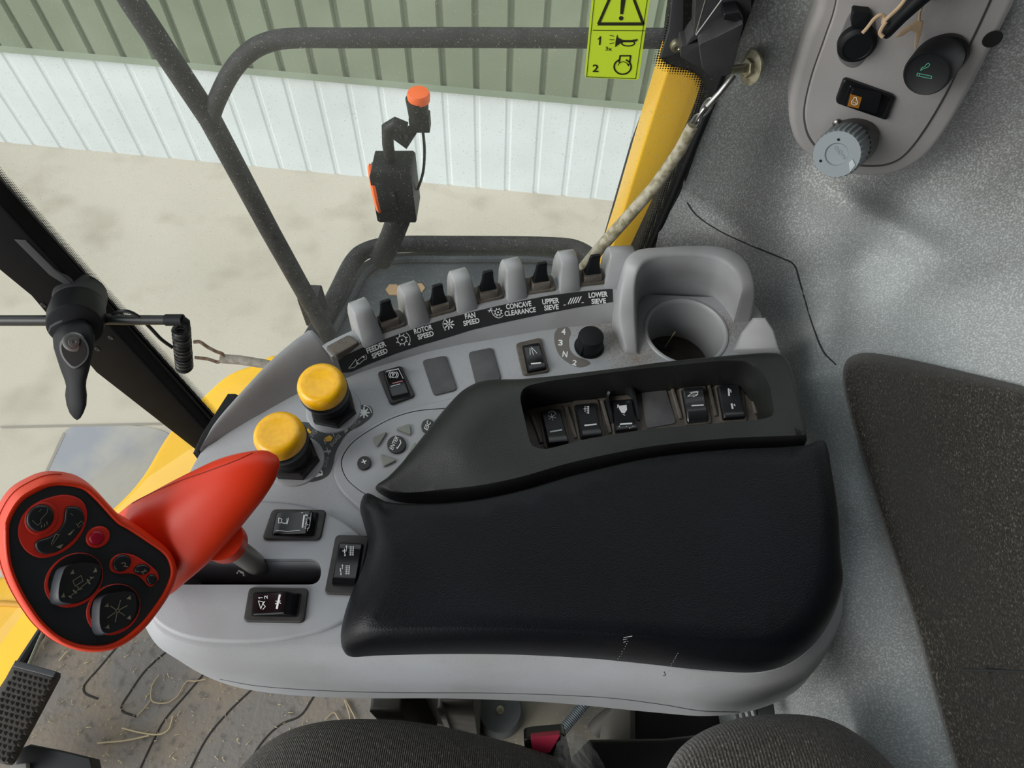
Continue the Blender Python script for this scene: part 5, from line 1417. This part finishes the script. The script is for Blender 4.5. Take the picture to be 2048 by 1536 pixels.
# grip
gp = [((150, 1050), (300, 1215), .98), ((222, 1032), (345, 1190), .98), ((262, 1003), (372, 1168), .98), ((300, 983), (402, 1143), .98), ((345, 959), (434, 1113), .98), ((390, 937), (465, 1078), .98), ((435, 917), (497, 1038), .98), ((475, 906), (524, 1003), .98), ((510, 900.5), (543, 974), 1), ((533, 901), (553, 955), 1), ((549, 908), (557, 940), 1)]
rings = []
for k, (a, b, th) in enumerate(gp):
    s = k / (len(gp) - 1); t = [.520, .500, .486, .482, .481, .481, .482, .484, .487, .490, .492][k]
    A_, B_ = PT(*a, t), PT(*b, t); c = (A_ + B_) / 2; e1 = (A_ - B_) / 2; Lr = e1.length
    dv = ray((a[0] + b[0]) / 2, (a[1] + b[1]) / 2).normalized(); e2 = (dv - e1.normalized() * dv.dot(e1.normalized())).normalized() * Lr * .80
    c = c + dv * Lr * .55
    A2 = []
    for j in range(32):
        an = 2 * math.pi * j / 32; A2.append(c + e1 * math.cos(an) + e2 * math.sin(an))
    rings.append(A2)
lanes = [spl([r[k] for r in rings], 4, False) for k in range(32)]
rings = [[l[i] for l in lanes] for i in range(len(lanes[0]))]
tipc = sum(rings[-1], Vector()) / 32
tp = PT(558, 924, .495) - PT(553, 926, .495)
for k, s_ in ((.8, 0.6), (.45, 1.0), (.05, 1.2)):
    rings.append([tipc + (p - tipc) * k + tp * s_ for p in rings[-1 if k == .8 else -2 if k == .45 else -3]])
grip = loft('palm_grip', rings, RED, js, ang=70)
tube('mould_line', [q for q in (drape(p.x, p.y, (grip,), .0) for p in spl([(225, 1033), (245, 1018), (300, 988), (360, 962), (420, 941), (475, 920), (505, 906)], 5, False)) if q], .00045, mat('mould line red 2', '8c1f10', .5), js, 5)  # dark red parting line along the grip
lathe('collar', PT(452, 1085, .520), PT(470, 1098, .550) - PT(452, 1085, .520), [(-.02, .0155), (.002, .0150), (.006, .0130), (.0065, 0)], RED, js, 32)
tube('lever_shaft', spl([PT(452, 1085, .52), PT(470, 1098, .545), PT(495, 1116, .570), H(516, 1130, .60), H(535, 1128, .64)], 5, False), .0088, SHAFT, js, 24)
tube('shaft_clip', [H(474, 1148, .575), H(478, 1142, .575), H(487, 1146, .575), H(488, 1152, .575)], .001, STEEL, js, 6)
# face details
FR_ = mat('face trim red', 'cf2a17', .45)
def face_solid(nm, pts, h0, th, m, bev=.0006, par=js, label=None, seg=3): return prism(nm, [PJ(p[0], p[1], h0) for p in pts], ed * th, m, par, bev, seg, label)
def c5(x, y): return (x / 4.267, 960 + y / 4.267)
grp = spl([c5(*p) for p in [(420, 150), (560, 125), (680, 160), (735, 230), (745, 330), (710, 440), (640, 540), (550, 610), (440, 655), (340, 665), (250, 630), (185, 560), (155, 470), (165, 370), (210, 280), (300, 200)]], 5)
face_solid('button_bezel', grp, .0014, .004, FR_, .0008)
el = lambda cx, cy, a, b, rot, n=30: [c5(cx + a * math.cos(2 * math.pi * k / n) * math.cos(rot) - b * math.sin(2 * math.pi * k / n) * math.sin(rot), cy + a * math.cos(2 * math.pi * k / n) * math.sin(rot) + b * math.sin(2 * math.pi * k / n) * math.cos(rot)) for k in range(n)]
face_solid('button_rim', el(355, 330, 155, 135, -.7), .0022, .003, FR_, .001)
JB = mat('joystick button', '191b1e', .4, coat=.2)
b1 = face_solid('oval_button', el(345, 325, 128, 108, -.7), .0042, .004, JB, .0016)
kid = spl([c5(*p) for p in [(600, 225), (680, 235), (722, 300), (720, 370), (680, 450), (610, 530), (520, 600), (430, 632), (350, 628), (308, 590), (305, 540), (340, 510), (420, 485), (500, 430), (545, 360), (555, 290), (565, 245)]], 5)
b2 = face_solid('kidney_button', kid, .0038, .004, JB, .0014)
face_solid('button_rim', el(838, 488, 108, 90, -.5), .0018, .003, FR_, .001)
face_solid('red_button', el(830, 495, 72, 62, -.5), .0034, .004, REDB, .0018, label='small crimson button')
g3 = spl([c5(*p) for p in [(1000, 640), (1060, 628), (1140, 640), (1230, 690), (1310, 750), (1350, 800), (1355, 850), (1330, 880), (1300, 912), (1262, 905), (1230, 865), (1180, 820), (1110, 800), (1020, 802), (955, 780), (935, 735), (950, 680)]], 4)
face_solid('button_bezel', g3, .0014, .004, FR_, .0008)
b3 = face_solid('round_key', el(1045, 710, 84, 68, -.6), .0034, .004, JB, .0014)
b4 = face_solid('round_key', el(1218, 765, 70, 46, -.15), .0034, .004, JB, .0014)
face_solid('round_key', el(1300, 850, 44, 46, .6), .0034, .004, JB, .0014)
for (cx_, cy_, a_, b_, rot, tx_, ty_) in ((630, 855, 270, 218, -.62, 52, 8), (968, 1105, 246, 208, -.62, 46, 14)):
    face_solid('switch_ring', el(cx_, cy_, a_, b_, rot, 40), .0008, .003, FR_, .0008)
    face_solid('switch_pit', el(cx_ + 12, cy_ - 12, a_ - 22, b_ - 20, rot, 40), .0013, .003, HOLE, 0)
# diamond pads
GRP = mat('pad side grey', '4c5056', .35)
def dpad(pts, sh):
    P = [Vector(c5(*p)) for p in pts]
    P = spl(P, 4)
    S_ = [Vector((p.x + sh[0], p.y + sh[1])) for p in P]
    rings = [[PJ(p.x, p.y, .0008) for p in S_], [PJ(p.x, p.y, .0065) for p in P]]
    cP = sum(P, Vector((0, 0))) / len(P)
    rings.append([PJ(cP.x + (p.x - cP.x) * .97, cP.y + (p.y - cP.y) * .97, .0075) for p in P])
    rings.append([PJ(cP.x + (p.x - cP.x) * .5, cP.y + (p.y - cP.y) * .5, .0066) for p in P])
    base = loft('four_way_pad', rings[:2], GRP, js, ang=60, cap0=False, cap1=False)
    return base, loft('pad_top', rings[1:], JB, base, ang=60, cap0=False)
_, d1 = dpad([(560, 745), (640, 712), (740, 702), (840, 722), (866, 770), (850, 850), (800, 940), (720, 1010), (620, 1052), (520, 1040), (498, 985), (505, 900), (525, 820)], (-18, 4))
_, d2 = dpad([(880, 1000), (960, 962), (1060, 950), (1145, 965), (1165, 1030), (1158, 1120), (1120, 1200), (1040, 1270), (940, 1308), (880, 1300), (852, 1240), (848, 1150), (855, 1060)], (-17, 4))
J1 = mat('worn print', '7b7564', .6)
def c5s(pts, w_): return stroke([c5(*p) for p in pts], w_)
q = c5s([(620, 860), (690, 815), (708, 860), (640, 905), (620, 860)], 1.4) + c5s([(590, 1000), (800, 825)], 1.2) + c5s([(625, 940), (650, 965)], 3.4) + c5s([(745, 850), (765, 885)], 3.4) + c5s([(585, 990), (610, 1005)], 2.5) + c5s([(770, 830), (795, 835)], 2.5) + c5s([(655, 905), (680, 935), (700, 925)], 1.6)
for x, y in ((615, 785), (810, 770), (535, 985), (740, 975)): q += fan([c5(x - 18, y + 18), c5(x + 20, y + 15), c5(x + 8, y - 25)])
print_on('pad_symbol', q, [d1], J1, d1, .0003)
q = c5s([(985, 1115), (1005, 1095), (1020, 1115), (1000, 1135), (985, 1115)], 1.6)
for dx_, dy_ in ((25, -90), (85, -45), (60, 40), (-20, 95), (-85, 60), (-60, -40)): q += c5s([(1002 + dx_ * .25, 1115 + dy_ * .25), (1002 + dx_, 1115 + dy_)], 1.7)
for x, y in ((1100, 1005), (1100, 1175), (915, 1255), (910, 1070)): q += fan([c5(x - 22, y + 8), c5(x + 18, y + 15), c5(x + 12, y - 22)])
print_on('pad_symbol', q, [d2], J1, d2, .0003)
print_on('key_print', text_polys('R', *c5(1068, 730), 13, 16, 28, 0), [b3], J1, b3, .0003)
print_on('key_print', c5s([(1205, 785), (1250, 775)], 2.4) + c5s([(1235, 760), (1220, 800)], 2.4) + c5s([(1170, 780), (1185, 780)], 2), [b4], J1, b4, .0003)
print_on('key_print', c5s([(275, 345), (320, 385), (350, 365), (345, 340), (400, 280), (405, 245)], 1.1) + c5s([(330, 270), (352, 250)], 1) + c5s([(355, 385), (352, 405)], 1.6) + c5s([(378, 375), (378, 398)], 1.6) + c5s([(398, 355), (402, 378)], 1.6), [b1], J1, b1, .0003)
print_on('key_print', c5s([(600, 285), (625, 300)], 1) + c5s([(650, 370), (670, 405), (710, 370), (690, 350), (665, 380)], 1.2) + fan([c5(575, 465), c5(640, 415), c5(600, 470)]) + c5s([(435, 545), (475, 465), (505, 465), (440, 560)], .9) + fan([c5(475, 570), c5(540, 545), c5(515, 585)]), [b2], J1, b2, .0003)

# ================================================================ BELOW: pedestal, seat, pedal
pd = thing('console_pedestal', 'dark steel post under the console, behind the seat cushion', 'pedestal', H(840, 1440, 1.2))
def wallpost(nm, x0, x1, m, Yf=.12, zt_=.50, zb=.02, th=.09):
    a, b = H(x0, 1420, .74), H(x1, 1420, .74)
    top = [Vector((a.x, Yf, zt_)), Vector((b.x, Yf, zt_)), Vector((b.x, Yf + th, zt_)), Vector((a.x, Yf + th, zt_))]
    return prism(nm, top, (0, 0, zb - zt_), m, pd, .004)
POST = mat('post paint', '3a3937', .6, col2='4a4742', nscale=40, col3='77726a', n3scale=900, n3=(.68, .8))
wallpost('post_plate', 735, 800, POST, .10); wallpost('post_back', 795, 880, BLK, .15); wallpost('post_plate', 872, 945, POST, .11)
wallpost('post_rib', 872, 884, mat('post edge', '5a5a58', .5), .105)
cp_ = thing('rubber_buffer', 'round grey rubber buffer on the floor plate under the console', 'buffer', H(996, 1440, 1.2))
bb_ = H(1000, 1425, 1.19)
lathe('buffer_body', bb_, (0, 0, 1), [(-.05, .036), (.0, .036), (.02, .034), (.024, .031), (.024, 0)], mat('buffer rubber', '55585a', .6, bump=.2), cp_, 40)
lathe('buffer_screw', bb_ + Vector((0, 0, .024)), (0, 0, 1), [(0, .007), (.003, .006), (.004, 0)], ZINC, cp_, 12)
bp_ = prism('floor_plate', [H(x, y, 1.205) for x, y in [(945, 1300), (1262, 1300), (1262, 1560), (945, 1560)]], (0, 0, -.03), mat('floor steel', '6a6761', .6, col2='7c7568', nscale=12, col3='a8a292', n3scale=300, n3=(.66, .74), bump=.2), None, .002)
tag(bp_, 'dusty grey steel floor plate under the console', 'plate')
hs = thing('corrugated_hose', 'grey corrugated conduit crossing the floor plate', 'hose', H(1130, 1440, 1.19))
pth = [H(1100, 1490, 1.17).lerp(H(1180, 1395, 1.17), k / 60) for k in range(61)]
tube('conduit', pth, [.0085 if k % 2 else .0072 for k in range(61)], mat('conduit grey', '5d666c', .5), hs, 10)
o = tube('black_hose', spl([H(1190, 1462, 1.17), H(1205, 1445, 1.16), H(1235, 1425, 1.15), H(1290, 1405, 1.14)], 5, False), .013, mat('old hose', '3f3e3b', .7), None, 12); tag(o, 'thick dark hose on the floor plate, right of the conduit', 'hose')
seat_ = thing('operator_seat', 'speckled knit operator seat along the bottom edge, on a black frame', 'seat', PT(1000, 1560, .70))
fr = seat_
prism('frame_side', [H(x, y, .90) for x, y in [(1266, 1380), (1600, 1380), (1600, 1600), (1266, 1600)]], (0, 0, -.32), mat('frame black', '0e0e0f', .6), fr, .003)
prism('frame_edge', [H(x, y, .895) for x, y in [(1259, 1380), (1270, 1380), (1273, 1600), (1262, 1600)]], (0, 0, -.32), mat('frame edge', '55534f', .5), fr, .001)
prism('recliner_cover', [H(x, y, .84) for x, y in [(1180, 1478), (1330, 1476), (1400, 1468), (1450, 1480), (1450, 1640), (1180, 1640)]], (0, 0, -.2), mat('recliner black', '161718', .5), fr, .006)
for k in range(4): tube('wire_lead', [H(1470 + k * 12, 1412, .74), H(1478 + k * 13, 1445, .78)], .0016, DARKG, fr, 6)
box('grey_clip', H(1530, 1425, .76), (.008, 0, 0), (0, .012, 0), (0, 0, .006), DARKG, fr, .001)

pass
#seat_ = thing('operator_seat', 'speckled knit operator seat along the bottom edge, on a black frame', 'seat', PT(1000, 1560, .70))
def cushion(nm, label, sil, depth_t, m, grow, tdn):
    """padded form: silhouette (pixel, left to right) swept toward the camera foot."""
    S_ = spl(sil, 6, False)
    rings = []
    n = len(S_)
    for k in range(12):
        s = k / 11
        ring = []
        for p in S_:
            ang = s * math.pi * .5
            y = p.y + (tdn - p.y) * (1 - math.cos(ang)) ; x = p.x + (p.x - (sil[0][0] + sil[-1][0]) / 2) * .10 * s
            t = depth_t * (1 - grow * math.sin(ang)) 
            ring.append(PT(x, y, t))
        rings.append(ring)
    rings.insert(0, [PT(p.x, p.y + 14, depth_t * 1.12) for p in S_])
    return loft(nm, rings, m, seat_, closed=False, ang=80, label=label)
cushion('seat_cushion', 'speckled knit seat cushion edge below the console, bottom centre', [(440, 1640), (465, 1560), (492, 1522), (530, 1488), (580, 1460), (640, 1444), (710, 1438), (800, 1441), (880, 1452), (960, 1470), (1040, 1490), (1110, 1512), (1160, 1535), (1190, 1570), (1200, 1640)], .66, KNITC, .16, 1900)
cushion('backrest_bolster', 'ribbed grey brown knit backrest side bolster, bottom right', [(1300, 1660), (1325, 1560), (1345, 1515), (1375, 1482), (1420, 1455), (1480, 1436), (1545, 1428), (1610, 1430), (1660, 1440), (1705, 1462), (1745, 1492), (1780, 1525), (1815, 1575), (1850, 1660)], .56, KNITS, .18, 1950)
bk = thing('seat_belt_buckle', 'red seat belt buckle wrapped in crumpled clear film', 'buckle', PT(1095, 1490, .68))
prism('buckle_case', rnd([PT(*p, .655) for p in [(1047, 1478), (1062, 1474), (1130, 1468), (1150, 1560), (1058, 1560)]], .004), D * .02, BLK, bk, .003)
prism('release_button', rnd([PT(*p, .652) for p in [(1061, 1475), (1122, 1469), (1100, 1506), (1066, 1508)]], .002), D * .008, PINKR, bk, .002)
random.seed(11)
V = []; F = []
gx, gy = 16, 12
for j in range(gy):
    for i in range(gx):
        s, u = i / (gx - 1), j / (gy - 1)
        x = (1122 - 38 * u) + s * (50 + 100 * u); y = 1468 + 100 * u + 6 * math.sin(s * 9)
        V.append(PT(x + random.uniform(-3, 3), y + random.uniform(-3, 3), .640 + random.uniform(-.006, .006) - .02 * math.sin(math.pi * s)))
for j in range(gy - 1):
    for i in range(gx - 1):
        a = j * gx + i; F += [(a, a + 1, a + gx + 1), (a, a + gx + 1, a + gx)]
mk('clear_film', V, F, PLASTIC, bk, ang=12)

# pedal
HPd = 1.13
pdl = thing('foot_pedal', 'black rubber foot pedal pad with raised pyramids, lower left corner', 'pedal', H(40, 1450, 1.2))
A_, B_, C_, D_ = (28, 1322), (112, 1345), (38, 1490), (-48, 1465)
pad = prism('pedal_pad', rnd([H(*p, HPd) for p in (A_, B_, (12, 1530), (-72, 1505))], .006), (0, 0, -.018), PEDAL, pdl, .003)
prism('pad_lip', rnd([H(*p, HPd - .003) for p in [(30, 1320), (113, 1343), (107, 1355), (24, 1333)]], .002), (0, 0, -.014), mat('pad lip', '26272a', .35), pdl, .002)
V = []; F = []
o3 = H(29, 1340, HPd); ux_ = (H(104, 1361, HPd) - o3) / 7.4; uy_ = (H(-58, 1495, HPd) - o3) / 14
for j in range(15):
    for i in range(8):
        c = o3 + ux_ * (i + (.35 if j % 2 else 0) + .3) + uy_ * (j + .4)
        k = len(V); a = ux_ * .36; b = uy_ * .36
        V += [c - a - b, c + a - b, c + a + b, c - a + b, c + Vector((0, 0, .0042))]
        F += [(k, k + 1, k + 4), (k + 1, k + 2, k + 4), (k + 2, k + 3, k + 4), (k + 3, k, k + 4)]
nb_ = mk('pyramid_studs', V, F, PEDAL, pdl, ang=20); nb_['kind'] = 'stuff'
prism('pedal_arm', [H(*p, 1.18) for p in [(30, 1500), (60, 1488), (120, 1500), (180, 1515), (190, 1560), (30, 1560)]], (0, 0, -.03), BLK, pdl, .003)
prism('arm_plate', [H(*p, 1.17) for p in [(20, 1530), (52, 1526), (56, 1570), (20, 1570)]], (0, 0, -.01), mat('arm grey', '8a8a86', .5), pdl, .001)
tube('return_rod', [H(58, 1330, 1.15), H(75, 1290, 1.18), H(95, 1245, 1.22)], .003, STEEL, pdl, 8)

# door side panel under the window and outer shell keep the cab closed
o = prism('trim_5', [Vector((-.56, .565, .10)), Vector((.24, .565, .10)), Vector((.24, .60, .10)), Vector((-.56, .60, .10))], (0, 0, -.10), PIL, None, .002); tag(o, 'black sill below the side window', kind='structure')

o = box('light_block_left', (.36, -.84, 1.0), (.56, 0, 0), (0, .03, 0), (0, 0, 1.03), mat('light block grey', '4c4e50', .9)); tag(o, 'unseen grey panel added to cut daylight from the left rear', kind='structure')  # added out of view to reduce light from the left; stands for no real wall

box('backrest', (.42, -.33, .84), (.10, 0, 0), (0, .25, 0), (0, 0, .36), KNITS, seat_, .04)  # unseen rest of the seat back, added to block light from rear left
